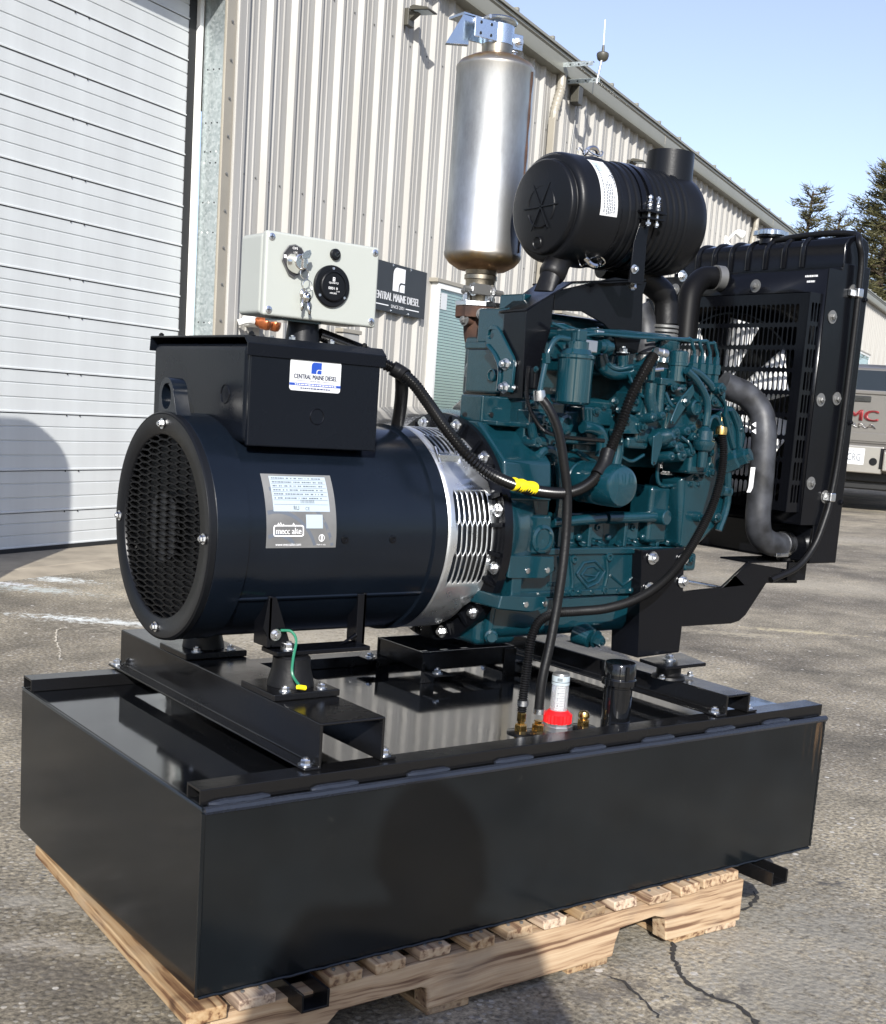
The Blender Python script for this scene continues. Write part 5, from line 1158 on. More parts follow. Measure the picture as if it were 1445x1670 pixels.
# intake pipe behind the filter
epipe('coolant_pipe',[(0.9354,0.25,1.0132),(0.9449,0.25,0.9902),(0.9747,0.25,0.9793),(1.0117,0.25,0.9833),(1.0547,0.25,0.9999),(1.0772,0.25,1.0164)],.0125)
epipe('coolant_pipe',[(0.9339,0.24,1.0155),(0.9496,0.24,0.9955),(0.9774,0.24,0.9881),(1.0139,0.24,0.9957)],.0055)
bolt((0.9967,0.25,1.0207),(0,0,1),.009,EN); MB().cyl((1.0003,0.25,0.9921),(0.9973,0.25,1.0159),.011,n=18).out('bolt_boss','teal',EN)
eb('head_flange',(.86,.27,.975),(1.08,.34,1.0),.004)
eb('cylinder_head',(.79,.33,.918),(1.26,.50,1.035),.006)
eb('valve_cover',(.86,.335,1.036),(1.24,.47,1.090),.016)
for k in range(4):
    ecyl('injector',(.80+.115*k,.318,.99),(0,-.25,1),[(0,.012),(.03,.012),(.032,.009),(.05,.009),(.055,.006)],14)
# rear thermostat block, plug and lifting hook
eb('rear_block',(.760,.335,.922),(.85,.452,1.012),.006)
MB().box((.756,.331,1.008),(.85,.456,1.022)).out('block_lid','teal',EN,.003)
tb((0.775,0.4468,1.0133),.006,(0,0,1))
ecyl('side_plug',(.80,.452,.965),(0,1,0),[(0,.034),(.012,.033),(.022,.026),(.026,.0)],30)
ecyl('side_plug',(0.759,0.3626,0.9578),(-1,0,0),[(-.01,.0125),(.003,.0125),(.004,.010),(.001,.009)],22)
eb('rear_column',(.765,.335,1.02),(.85,.43,1.088),.005); eb('rear_column',(.80,.335,1.086),(.86,.41,1.118),.004)
o = [(0.744,0.3714,1.0435),(0.744,0.3591,1.0527),(0.744,0.3456,1.0514),(0.744,0.3333,1.0432),(0.744,0.2864,0.9926),(0.744,0.2816,0.9835),(0.744,0.2838,0.926),(0.744,0.3231,0.9272),(0.744,0.3216,0.9622),(0.744,0.3268,0.9737),(0.744,0.3725,1.0201)]
hc = (0.744,0.3589,1.0353); hole = [(hc[1]+.0085*math.cos(2*PI*i/16), hc[2]+.0095*math.sin(2*PI*i/16)) for i in range(16)]
MB().sheet([(p[1],p[2]) for p in o],[hole],lambda u,v: V(.744,u,v)).out('lifting_hook','teal_smooth',EN,solid=-.007,recalc=True,bevel=.0015)
MB().tube([(0.742,0.3634,1.0141),(0.742,0.3361,0.9932),(0.742,0.3197,0.9667),(0.742,0.3206,0.9271)],.0040,8,6).out('hook_rib','teal_smooth',EN)
for q in ((0.743,0.3037,0.9785),(0.743,0.3021,0.9347)): bolt(q,(-1,-.1,0),.0078,EN,h=1.3)
for q in ((0.7505,0.2853,0.9794),(0.7505,0.2837,0.9357)): bolt(q,(-1,0,0),.004,EN)
# air cleaner bracket (black sheet, folded)
b = MB(); b.prism([(0.7517,0.268,1.0771),(0.8206,0.268,1.1208),(0.8178,0.268,1.0472),(0.7972,0.268,0.9786),(0.7616,0.268,0.923),(0.7562,0.268,0.9158)],(0,.004,0)).out('cleaner_bracket','metal_black',EN,.002)
MB().prism([(0.752,0.3322,1.0762),(0.752,0.2667,1.0783),(0.752,0.2611,0.9157),(0.752,0.3012,0.9132),(0.752,0.3261,0.9171)],(.004,0,0)).out('bracket_flange','metal_black',EN,.0015)
tpA = [(0.7243,0.285,1.0724),(0.7702,0.285,1.0805),(0.8455,0.285,1.1311),(0.8455,0.285,1.1311)]
b = MB(); b.prism([(0.752,0.3322,1.0762),(0.752,0.2667,1.0783),(0.8655,0.268,1.1419),tuple(Vector((0.8655,0.268,1.1419))+V(0,.11,0)),tuple(Vector((0.752,0.3322,1.0762))+V(0.01,.03,0))],(0,0,.004)); b.out('bracket_top','metal_black',EN,.0015)
MB().prism([(0.8352,0.285,1.1242),(0.99,0.285,1.1689),(1.0801,0.285,1.1699),(1.0728,0.285,1.1447),(1.0798,0.285,1.0657),(1.0725,0.285,1.0268),(1.016,0.285,1.0172),(1.0043,0.285,1.0551),(0.9711,0.285,1.0761),(0.9109,0.285,1.0939),(0.836,0.285,1.0885)],(0,.005,0)).out('bracket_web','metal_black',EN,.0015)
q0 = Vector((0.8775,0.285,1.144)); q1 = Vector((1.078,0.285,1.1721))
MB().prism([q0,q1,q1+V(0,.12,0),q0+V(0,.12,0)],(0,0,.004)).out('bracket_shelf','metal_black',EN,.001)
# ribs, bolts and small fittings along the side of the block
for P in ([(0.8944,0.243,0.9039),(0.899,0.243,0.878)],[(0.9057,0.243,0.9045),(0.9104,0.243,0.8786)],[(0.9155,0.243,0.9051),(0.9202,0.243,0.8791)],[(0.8272,0.24,0.837),(0.8334,0.24,0.8102)],[(0.8847,0.24,0.8239),(0.9628,0.24,0.7939)]): MB().tube(P,.0042,8,smooth=False).out('block_rib','teal',EN)
for q in ((0.8001,0.24,0.9137),(0.8047,0.235,0.8736),(0.8215,0.235,0.8488),(0.9776,0.23,0.9091),(0.9874,0.225,0.847),(0.9704,0.235,0.9242),(0.7613,0.235,0.9058),(1.0006,0.22,0.9446),(1.0064,0.215,0.9271),(1.0744,0.19,0.9163),(1.1679,0.18,0.9071),(1.2036,0.183,0.9402),(1.2611,0.186,0.8991),(1.2952,0.187,0.8879),(1.2843,0.187,0.8333),(1.1621,0.22,0.8038),(1.1981,0.2,0.8166),(1.2336,0.2,0.8075)): tb(q,random.choice((.0045,.0055,.0065)))
for P in ([(1.0023,0.235,0.9804),(1.0176,0.22,0.9457),(1.0318,0.195,0.9329)],[(1.0644,0.19,0.9496),(1.08,0.185,0.9265),(1.108,0.185,0.9184)],[(1.1103,0.18,0.8647),(1.1374,0.178,0.8499),(1.1482,0.18,0.829)],[(1.2147,0.178,0.9535),(1.2349,0.18,0.9359),(1.2427,0.185,0.9109)],[(0.996,0.23,0.8177),(1.0262,0.228,0.809),(1.0574,0.226,0.8226)]): epipe('small_pipe',P,.0036,n=8)
eb('pump_cover',(0.986,0.214,0.9055),tuple(Vector((1.0287,0.214,0.9466))+V(0,.04,0)),.006)
eb('rack_housing',(1.1031,0.192,0.8538),tuple(Vector((1.1614,0.192,0.8788))+V(0,.05,0)),.006)
# injection pump group
IY = .205
eb('pump_body',(1.02,.215,.845),(1.20,.34,1.0),.010)
eb('pump_column',(1.029,0.205,0.901),tuple(Vector((1.0619,0.205,0.9672))+V(0,.05,0)),.007)
MB().tube([(1.0326,0.2,0.9653),(1.0332,0.2,0.9352),(1.0478,0.2,0.9046)],.012,12,5).out('pump_rib','teal',EN)
MB().tube([(1.0607,0.2,0.9636),(1.0609,0.2,0.937),(1.061,0.2,0.9102)],.010,12,5).out('pump_rib','teal',EN)
ecyl('stop_solenoid',(1.1036,0.2,0.9739),(0,0,1),[(0,.0195),(.030,.0195),(.031,.0215),(.036,.0215),(.037,.0195),(.058,.0195),(.060,.017)],32,'teal_smooth')
ecyl('solenoid_plug',(1.061,0.195,1.0251),(-1,0,.12),[(0,.009),(.013,.009),(.014,.0075),(.028,.0075)],16,'aluminium')
eb('pump_flange',(1.0503,0.19,0.9632),tuple(Vector((1.1264,0.19,0.9782))+V(0,.06,0)),.003)
MB().cyl((1.0318,0.2,0.9712),(1.0303,0.2,0.9951),.0075,n=14).out('pump_stud','teal',EN); MB().cyl((1.0258,0.2,0.99),(1.0599,0.2,0.9949),.005,n=10).out('pump_link','zinc',EN)
dv = [(1.142,0.195,1.0086),(1.1657,0.195,1.0092),(1.1879,0.195,1.0097),(1.2103,0.195,1.0102)]
dt = [(1.1386,0.195,1.0559),(1.1625,0.195,1.0556),(1.1864,0.195,1.0565),(1.2091,0.195,1.0548)]
for i,(p,q) in enumerate(zip(dv,dt)):
    p = Vector(p); q = Vector(q)
    ecyl('delivery_valve',p-V(0,0,.010),(0,0,1),[(-.022,.0085),(-.006,.0085),(-.005,.0115),(.014,.0115),(.016,.008),(.03,.007)],6)
    e = Vector((.82+.1*i,.31,1.05+.002*i))
    k = V(-.012,.0,.004)
    epipe('injector_line',[p+V(0,0,.012),p.lerp(q,.55)+V(.003,0,0),q+V(-.002,0,-.010),q+k,q+V(-.03,.004,.002),Vector((1.0084,0.225,1.054)).lerp(Vector((1.0227,0.24,1.0602)),i/3),Vector((0.8823,0.24,1.0518)).lerp(Vector((0.899,0.25,1.057)),i/3),e+V(0.03,-.03,.012),e],.0036,n=8)
eb('line_clamp',(0.9025,0.228,1.0455),tuple(Vector((0.9207,0.228,1.0565))+V(0,.02,0)),.001,'zinc')
# governor levers
eplate('speed_lever',[(1.1273,0.175,0.9712),(1.1351,0.175,0.9547),(1.1172,0.175,0.9291),(1.0854,0.175,0.8883),(1.0749,0.175,0.8878),(1.0721,0.175,0.8949),(1.0882,0.175,0.931),(1.0973,0.175,0.9425)],(0,.004,0))
tb((1.1099,0.174,0.9348),.0062); MB().cyl((1.1109,0.175,0.9348),Vector((1.1109,0.175,0.9348))+V(0,.05,0),.010,n=16).out('lever_shaft','teal',EN)
MB().cyl((1.0773,0.1745,0.8916),Vector((1.0773,0.1745,0.8916))+V(0,-.0005,0),.0024,n=10).out('lever_hole','oil_dark',EN)
eplate('stop_lever',[(1.0174,0.165,0.8615),(1.0333,0.165,0.8718),(1.045,0.165,0.8627),(1.0442,0.165,0.8433),(1.0334,0.165,0.8078),(1.0252,0.165,0.804),(1.0196,0.165,0.8074)],(0,.004,0))
MB().cyl((1.0256,0.1645,0.8101),Vector((1.0256,0.1645,0.8101))+V(0,-.0005,0),.0026,n=10).out('lever_hole','oil_dark',EN)
ecyl('lever_hub',(1.0767,0.2,0.8608),(.3,-1,.3),[(-.02,.020),(.012,.018),(.02,.012),(.028,.010)],20)
ecyl('governor_boss',(1.1486,0.185,0.9256),(0,-1,0),[(-.03,.018),(.006,.016),(.008,.012),(.003,.010),(.003,0)],26)
eb('governor_body',(1.085,.20,.835),(1.20,.30,.93),.010)
epipe('cast_elbow',[(1.0984,0.17,0.9959),(1.1297,0.17,0.9788),(1.1571,0.17,0.9538),(1.1703,0.17,0.9275),(1.1704,0.17,0.8903)],.0078)
epipe('cast_elbow',[(1.1158,0.18,1.0007),(1.1459,0.18,0.9932),(1.1778,0.18,0.9771),(1.1925,0.18,0.9657)],.0075)
eb('outlet_block',(1.1945,0.185,0.9283),tuple(Vector((1.242,0.185,0.9638))+V(0,.06,0)),.006)
ecyl('banjo_bolt',(1.2076,0.172,0.9669),(.2,-1,0),[(-.02,.012),(.002,.012),(.003,.010)],20,'teal_smooth'); tb((1.2053,0.17,0.9668),.0075)
ecyl('lift_pump',(1.17,0.17,0.8554),(0,0,1),[(-.050,.010),(-.018,.011),(-.015,.018),(-.006,.023),(-.003,.0235),(.003,.0235),(.006,.018),(.024,.0165),(.028,.012),(.034,.006)],32)
MB().tube([(1.1785,0.17,0.8857),(1.1847,0.17,0.906),(1.1992,0.17,0.9092),(1.2119,0.17,0.8999),(1.2198,0.17,0.8852)],.0045,10,6).out('pump_spigot','teal_smooth',EN)
eb('pump_foot',(1.145,.18,.79),(1.205,.26,.84),.008); 
for q, r in (((1.0968,0.185,0.8712),.011),((1.1285,0.185,0.8764),.010),((1.1482,0.185,0.8661),.009),((1.1116,0.185,0.8422),.012),((1.1473,0.185,0.8349),.011),((1.121,0.185,0.8277),.013),((1.0891,0.185,0.8241),.010),((1.2067,0.185,0.8358),.009),((1.1457,0.185,0.8834),.008),((1.0908,0.185,0.85),.009),((1.0279,0.185,0.8982),.010),((1.0533,0.185,0.9032),.009)):
    ecyl('casting_boss',q,(0,-1,.15),[(-.04,r*1.15),(.004,r),(.007,r*.8)],18); tb(Vector(q)+V(0,-.005,0),r*.5)
tb((1.0396,0.2,0.926),.008); tb((1.0823,0.185,0.9606),.006); tb((1.1056,0.185,0.9598),.006)
MB().tube([(1.0809,0.185,0.9581),(1.1163,0.185,0.9605)],.0035,8,smooth=False).out('idle_screw','zinc',EN)
eplate('pump_bracket',[(0.9754,0.21,0.905),(1.0031,0.21,0.9006),(1.0378,0.21,0.8866),(1.0462,0.21,0.876),(1.0404,0.21,0.8672),(1.0183,0.21,0.8638),(0.9673,0.21,0.8627)],(0,.006,0))
tb((1.0264,0.208,0.8788),.0085); tb((0.9823,0.208,0.8887),.006)
eb('pipe_block',(1.003,0.22,0.8333),tuple(Vector((1.064,0.22,0.8591))+V(0,.05,0)),.008)
MB().tube([(0.9855,0.24,0.8703),(0.9951,0.24,0.8341),(0.9909,0.24,0.7996)],.014,12,5).out('pipe_stub','teal_smooth',EN)
for q, w_ in (((1.0428,0.24,0.9736),.011),((1.0469,0.24,0.9556),.009)): MB().tube([q,tuple(Vector(q)+V(.045,0,.004))],w_,12,smooth=False).out('link_rod','teal',EN)
epipe('elbow_pipe',[(0.8816,0.225,0.8709),(0.9061,0.225,0.8697),(0.9302,0.225,0.8613),(0.9383,0.225,0.8353),(0.9375,0.225,0.8148)],.0125)
ecyl('threaded_port',(0.8472,0.235,0.8734),(.1,-1,0),[(-.03,.022),(.002,.020),(.004,.014),(-.004,.012),(-.004,0)],8)
eb('cover_flange',(0.8963,0.245,0.8754),tuple(Vector((0.9784,0.245,0.911))+V(0,.05,0)),.004); tb((0.9307,0.243,0.9023),.006); tb((0.9511,0.243,0.9119),.004)
eb('dark_gap',(.86,.255,.835),(1.0,.27,.90),.006,'teal')
for q in ((0.7838,0.235,0.8806),(0.781,0.235,0.8644),(0.7685,0.235,0.8372)): boss(q,.011,.014)
eb('side_bracket',(0.7583,0.24,0.8595),tuple(Vector((0.7971,0.24,0.8985))+V(0,.04,0)),.006)
MB().tube([(0.7546,0.23,0.8713),(0.7667,0.23,0.8432),(0.7951,0.23,0.8363)],.009,10,5).out('cast_hook','teal',EN)
eb('filter_bracket',(0.7626,0.24,0.9342),tuple(Vector((0.7887,0.24,0.976))+V(0,.02,0)),.004,'metal_black'); tb((0.7629,0.238,0.9718),.004)
# gear case at the front end
b = MB().prism([(1.2492,0.21,0.9305),(1.2967,0.21,0.9371),(1.3329,0.21,0.9093),(1.3534,0.21,0.8697),(1.3471,0.21,0.8339),(1.3204,0.21,0.8133),(1.3174,0.21,0.7565),(1.2985,0.21,0.6875),(1.2236,0.21,0.6297),(1.1759,0.21,0.6328),(1.1549,0.21,0.779),(1.245,0.21,0.8071)],(0,.36,0)); b.out('gear_case','teal',EN,.012,segs=3)
b = MB().prism([(1.2347,0.19,0.9254),(1.2701,0.19,0.9325),(1.3013,0.19,0.9086),(1.3213,0.19,0.8708),(1.3129,0.19,0.8367),(1.2774,0.19,0.8251),(1.2525,0.19,0.8602)],(0,.05,0)); b.out('gear_cover','teal',EN,.014,segs=4)
for P in ([(1.2415,0.187,0.9208),(1.2604,0.187,0.8862),(1.2819,0.187,0.8487)],[(1.2636,0.187,0.9271),(1.2913,0.187,0.8877),(1.3024,0.187,0.843)]): MB().tube(P,.006,8,5).out('cover_rib','teal',EN)
ecyl('hex_fitting',(1.2968,0.185,0.8261),(.4,-1,.45),[(-.03,.026),(0,.024),(.004,.019),(.020,.019),(.022,.015),(.030,.015)],6)
ecyl('front_pulley',(1.30,AY,.83),(1,0,0),[(0,.11),(.02,.12),(.05,.12),(.07,.06),(.12,.05)],40,'metal_black')
ecyl('relief_housing',(1.2094,0.215,0.776),(0,-1,0),[(-.05,.026),(.002,.022),(.006,.018)],26)
eb('relief_block',(1.1937,0.22,0.7534),tuple(Vector((1.2357,0.22,0.7905))+V(0,.06,0)),.010)
epipe('small_pipe',[(1.1098,0.235,0.8074),(1.1123,0.235,0.7759),(1.1251,0.235,0.7622),(1.1472,0.235,0.7614),(1.1729,0.235,0.7632)],.0042,n=8)
ecyl('pipe_nut',(1.1678,0.232,0.7634),(1,0,0),[(0,.0095),(.014,.0095),(.016,.007)],6)
for q in ((1.1864,0.21,0.767),(1.209,0.21,0.7675),(1.2176,0.21,0.7857),(1.2011,0.208,0.7803)): tb(q,.005)
for q in ((1.2116,0.205,0.6995),(1.2355,0.21,0.7939),(1.2918,0.21,0.7561),(1.2672,0.21,0.6992)): boss(q,.011,.012,hole=False); tb(Vector(q)+V(0,-.012,0),.007)
MB().tube([(1.2857,0.2,0.8091),(1.296,0.2,0.7308),(1.2777,0.2,0.6714)],.008,8,5).out('case_rib','teal',EN)
MB().cyl((1.2801,0.205,0.7563),(1.3003,0.2,0.7532),.012,n=16).out('case_stub','teal',EN)
eplate('case_lug',[(1.2194,0.2,0.8135),(1.237,0.2,0.8102),(1.2436,0.2,0.7923),(1.2295,0.2,0.7842),(1.2136,0.2,0.789)],(0,.02,0))
eb('curve_web',(1.10,.235,.64),(1.16,.30,.76),.010)
MB().tube([(1.1914,0.23,0.6484),(1.1915,0.23,0.7005),(1.2208,0.23,0.7334),(1.2524,0.23,0.7535)],.007,8,6).out('case_rib','teal',EN)
eb('hook_lug',(1.2221,0.235,0.5787),tuple(Vector((1.2588,0.235,0.618))+V(0,.04,0)),.008); tb((1.2301,0.232,0.6069),.009)
# front mounting foot (black plate) and radiator arm
def blk(name, P, vec, bev=.002): return MB().prism([Vector(p) for p in P],vec).out(name,'metal_black',EN,bev)
blk('front_foot',[(1.0564,0.205,0.6296),(1.1831,0.205,0.636),(1.2002,0.205,0.4647),(1.1988,0.205,0.4087),(1.0736,0.205,0.4047)],(0,.008,0),.003)
blk('foot_gusset',[(1.0562,0.205,0.6309),(1.0736,0.205,0.4047),tuple(Vector((1.0736,0.205,0.4047))+V(0,.08,0)),tuple(Vector((1.0562,0.205,0.6309))+V(0,.08,0))],(.005,0,0))
MB().prism([(1.0988,0.2237,0.398),(1.0892,0.139,0.398),(1.2147,0.1418,0.398),(1.2476,0.2435,0.398)],(0,0,-.007)).out('foot_plate','metal_black',EN,.0015)
fm = Vector((1.1548,0.1801,0.398)); bolt(fm+V(0,.012,0),(0,0,1),.0095,EN)
MB().lathe((fm.x,fm.y+.01,.3605),(0,0,1),[(0,.036),(.005,.034),(.008,.026),(.026,.026),(.0305,.022)],26).out('rubber_mount','rubber',EN)
for dx in (-.042,.042): bolt((fm.x+dx,fm.y-.012,.366),(0,0,1),.0065,EN)
for q in ((1.0867,0.203,0.6143),(1.1771,0.203,0.6103),(1.1839,0.203,0.5633),(1.0863,0.203,0.5504)): bolt(q,(0,-1,0),.0095,EN)
# pointed foot in the rear of the engine
# ---------------------------------------------------------------- radiator
RX0, RX1, RY0, RY1, RZ0, RZ1 = 1.545, 1.641, .157, .657, .601, 1.258
RD = MB().box((RX0+.012,RY0+.012,RZ0+.01),(RX1-.004,RY1-.012,RZ1)).out('radiator','metal_black',gen,.002,label='black radiator with slotted fan guard, ribbed top tank and overflow hose')
for y0,y1,n in ((RY0,RY0+.004,'side_plate'),(RY1-.004,RY1,'side_plate')):
    MB().box((RX0+.0,y0,RZ0),(RX1,y1,RZ1+.002)).out(n,'metal_black',RD,.002)
MB().box((RX0+.004,RY0+.004,RZ0-.002),(RX1-.002,RY1-.004,RZ0+.085)).out('bottom_tank','metal_black',RD,.008)
# shroud and guard
SHX = 1.495
o_ = [(RY0-.001,.690),(RY1+.001,.690),(RY1+.001,1.242),(RY0-.001,1.242)]
MB().box((SHX,RY0-.0015,.688),(RX0+.01,RY0+.001,1.243)).out('shroud_side','metal_black',RD,.0006)
MB().box((SHX,RY1-.001,.688),(RX0+.01,RY1+.0015,1.243)).out('shroud_side','metal_black',RD,.0006)
MB().box((SHX,RY0+.001,1.2405),(RX0+.01,RY1-.001,1.243)).out('shroud_top','metal_black',RD)
MB().box((SHX,RY0+.001,.688),(RX0+.01,RY1-.001,.6905)).out('shroud_bottom','metal_black',RD)
FCY, FCZ, FR = .407, .935, .215
circ_ = [(FCY+FR*math.cos(2*PI*i/48), FCZ+FR*math.sin(2*PI*i/48)) for i in range(48)]
MB().sheet([(RY0+.0012,.6907),(RY1-.0012,.6907),(RY1-.0012,1.2403),(RY0+.0012,1.2403)],[circ_],lambda u,v: V(SHX+.0012,u,v)).out('shroud_face','metal_black',RD,solid=.002,recalc=False)
MB().lathe((SHX-.012,FCY,FCZ),(1,0,0),[(0,FR+.004),(.0,FR),(.03,FR),(.03,FR+.004)],64,close=False).out('fan_ring','metal_black',RD)
MB().box((RX0-.006,RY0+.02,.70),(RX0-.002,RY1-.02,1.235)).out('core','oil_dark',RD)
# fan: six broad white blades round a hub
fan = MB().lathe((1.462,FCY,FCZ),(1,0,0),[(0,.052),(.004,.056),(.034,.056),(.036,.04)],32).out('fan','white_plastic',RD)
for k in range(7):
    a = 2*PI*k/7+.21; R2 = Matrix.Rotation(a,3,'X'); v = []; f = []
    for i in range(9):
        q = i/8; r = .05+q*.152; hw_ = .026+.036*q
        for j in range(7):
            t = (j/6-.5)*2; v.append(R2@V(.021*t+.012*t*t*q-.004, t*hw_, r*math.cos(t*.12))+V(1.480,FCY,FCZ))
    for i in range(8):
        for j in range(6): f.append((i*7+j,i*7+j+1,i*7+j+8,i*7+j+7))
    MB().add(v,f).out('fan_blade','white_plastic',fan,solid=.003,recalc=False)
# guard with rounded slots
GXX = 1.4495; gy0, gy1, gz0, gz1 = .165, .649, .716, 1.188
def rslot(u, v0, v1, w): 
    return [(u+w*math.cos(a), v0+w+w*math.sin(a)) for a in [PI+PI*i/5 for i in range(6)]]+[(u+w*math.cos(a), v1-w+w*math.sin(a)) for a in [PI*i/5 for i in range(6)]]
def slots(a, b_, z0, z1, rows, pitch, w):
    H = []; n = int((b_-a)/pitch); s_ = (z1-z0)/rows
    for r_ in range(rows):
        for k in range(n): H.append(rslot(a+pitch*(k+.5), z0+r_*s_+.004, z0+(r_+1)*s_-.004, w))
    return H
MB().sheet([(gy0,gz0),(gy1,gz0),(gy1,gz1),(gy0,gz1)],slots(gy0+.022,gy1-.022,gz0+.016,gz1-.020,9,.0131,.0053),lambda u,v: V(GXX,u,v)).out('fan_guard','metal_black',RD,solid=-.0015,recalc=False,flat=True)
for y_, s in ((gy0,-1),(gy1,1)):
    MB().sheet([(GXX,gz0),(GXX+.092,gz0),(GXX+.092,gz1),(GXX,gz1)],slots(GXX+.008,GXX+.054,gz0+.016,gz1-.016,9,.0108,.0038),lambda u,v: V(u,y_,v)).out('guard_side','metal_black',RD,solid=-.0015 if s < 0 else .0015,recalc=False,flat=True)
MB().box((GXX,gy0+.001,gz1-.0015),(SHX+.002,gy1-.001,gz1)).out('guard_top','metal_black',RD); MB().box((GXX,gy0+.001,gz0),(SHX+.002,gy1-.001,gz0+.0015)).out('guard_bottom','metal_black',RD)
MB().box((GXX-.001,gy0-.0005,gz0),(GXX+.001,gy0+.0015,gz1)).out('guard_edge','metal_black',RD)
for p in ((1.5216,1.1422),(1.5142,.9639),(1.5133,.7813)): 
    MB().lathe((p[0],RY0-.0018,p[1]),(0,-1,0),[(0,.0145),(.0015,.0145)],20).out('washer','screw_grey',RD); bolt((p[0],RY0-.003,p[1]),(0,-1,0),.0065,RD,'screw_grey')
for p in ((1.5864,1.204),(1.5722,.9701),(1.5714,.7523)): 
    MB().lathe((p[0],RY0-.0005,p[1]),(0,-1,0),[(0,.0145),(.0015,.0145)],20).out('washer','screw_grey',RD); bolt((p[0],RY0-.002,p[1]),(0,-1,0),.0065,RD,'screw_grey')
for p in ((SHX,.352,1.212),(SHX,.60,1.212)): MB().lathe((p[0]-.0005,p[1],p[2]),(-1,0,0),[(0,.0145),(.0015,.0145)],20).out('washer','screw_grey',RD); bolt((p[0]-.002,p[1],p[2]),(-1,0,0),.0065,RD,'screw_grey')
for p in ((1.632,1.19),(1.632,.92),(1.632,.74)): bolt((p[0],RY0,p[1]),(0,-1,0),.005,RD,'metal_black')
# top tank: rounded, with pressed ribs
b = MB(); P = [(RX0+.004,1.249),(RX0+.004,1.300),(RX0+.014,1.316),(RX0+.035,1.323),(RX1-.035,1.323),(RX1-.014,1.316),(RX1-.006,1.300),(RX1-.006,1.249)]
b.prism([(x,RY0+.004,z) for x,z in P],(0,RY1-RY0-.008,0)); tt = b.out('top_tank','metal_black',RD,.012,segs=4)
for k in range(8):
    y = RY0+.115+.052*k; MB().tube([(RX0+.002,y,1.256),(RX0+.002,y,1.296),(RX0+.013,y,1.315),(RX0+.035,y,1.3225),(RX1-.03,y,1.3225)],.0055,8,5).out('tank_rib','metal_black',RD)
MB().box((RX0-.004,RY0+.001,1.243),(RX1,RY1-.001,1.251)).out('tank_seam','metal_black',RD,.003)
MB().lathe((1.585,.400,1.318),(0,0,1),[(0,.026),(.014,.024),(.015,.032),(.018,.032)],28).out('filler_neck','metal_black',RD)
b = MB(); P = [(1.585+(.040 if i % 6 < 4 else .035)*math.cos(2*PI*i/36),.400+(.040 if i % 6 < 4 else .035)*math.sin(2*PI*i/36),1.337) for i in range(36)]
b.prism(P,(0,0,.010)); b.lathe((1.585,.4,1.347),(0,0,1),[(0,.028),(.004,.026)],24); b.out('radiator_cap','zinc_blue',RD,.001); RD.children[-1].data.materials[0] = MATS['screw_grey']
MB().grid(plane_fn((SHX-.0006,0,0),(0,-1,0),(0,0,1)),-.222,-.178,1.208,1.232).out('warning_label','print_black',RD,recalc=False)
b = MB(); wf_ = plane_fn((SHX-.0010,0,0),(0,-1,0),(0,0,1)); rn = random.Random(3)
for vv, a, c in ((1.2255,-.217,-.183),(1.214,-.211,-.190)):
    u = a
    while u < c: k = rn.uniform(.002,.005); b.grid(wf_,u,min(c,u+k),vv,vv+.004); u += k+.001
b.out('label_print','print_white',RD,recalc=False)
# overflow hose along the top and down the side
MB().tube([(1.585,.370,1.334),(1.575,0.4288,1.3201),(1.575,0.3324,1.3277),(1.58,0.2361,1.3313),(1.590,.170,1.326),(1.5743,0.147,1.305),(1.5862,0.144,1.2688),(1.5894,0.144,1.1974),(1.5925,0.146,1.0389),(1.5892,0.146,0.8496),(1.5791,0.146,0.7507),(1.5677,0.146,0.7051),(1.5422,0.148,0.6428),(1.4926,0.15,0.5949),(1.4126,0.155,0.5673)],.0072,12,8).out('overflow_hose','rubber',RD)
for q in ((1.5867,0.144,1.1997),(1.5766,0.146,0.7521)): MB().box(V(*q)-V(.009,.009,.010),V(*q)+V(.010,.010,.010)).out('hose_clip','zinc',RD,.003); MB().box(V(*q)-V(.018,-.005,.006),V(*q)-V(.006,-.012,-.006)).out('clip_tab','zinc',RD)
# upper and lower coolant hoses
MB().tube([(1.50,.46,1.232),(1.47,.465,1.232),(1.44,.47,1.224),(1.40,.46,1.19),(1.385,.45,1.14),(1.375,.44,1.08)],.026,20,8).out('upper_hose','hose_shade_black',RD)  # darker than the other hoses: its shade is in the colour
MB().tube([(1.495,.455,1.233),(1.475,.46,1.233)],.0285,20,smooth=False).out('upper_hose_clamp','screw_grey',RD)
LH = [(1.3103,0.26,0.9818),(1.3339,0.25,0.9732),(1.3643,0.235,0.9612),(1.3905,0.215,0.9279),(1.3918,0.2,0.8839),(1.3915,0.195,0.8126),(1.3944,0.195,0.7459),(1.3961,0.195,0.6989),(1.4166,0.2,0.6617),(1.4599,0.205,0.6417),(1.514,0.215,0.6372),(1.55,.228,.638)]
MB().tube(LH,.0275,22,10).out('lower_hose','hose_chalk',RD,label='chalky grey rubber lower radiator hose')
MB().tube([(1.5043,0.2125,0.6376),(1.5247,0.2165,0.6369)],.0292,22,smooth=False).out('hose_clamp','zinc',RD); MB().box(V(*(1.4754,0.19,0.6159))-V(.012,.004,.003),V(*(1.4754,0.19,0.6159))+V(.03,.004,.005)).out('clamp_screw','zinc',RD,.001)
MB().prism([(1.3233,0.1685,0.81),(1.3224,0.1685,0.767),(1.3187,0.169,0.7565),(1.3264,0.1655,0.7569),(1.3321,0.165,0.7675),(1.333,0.165,0.8106)],(0,.001,0)).out('hose_tag','label_white',RD)
b = MB(); b.add([(1.3142,0.1715,0.8999),(1.3229,0.168,0.9056),(1.3248,0.168,0.8942)],[(0,1,2)]); b.add([(1.3165,0.1715,0.8859),(1.3252,0.168,0.8916),(1.3271,0.168,0.8801)],[(0,1,2)]); b.out('hose_print','print_white',RD,recalc=False)
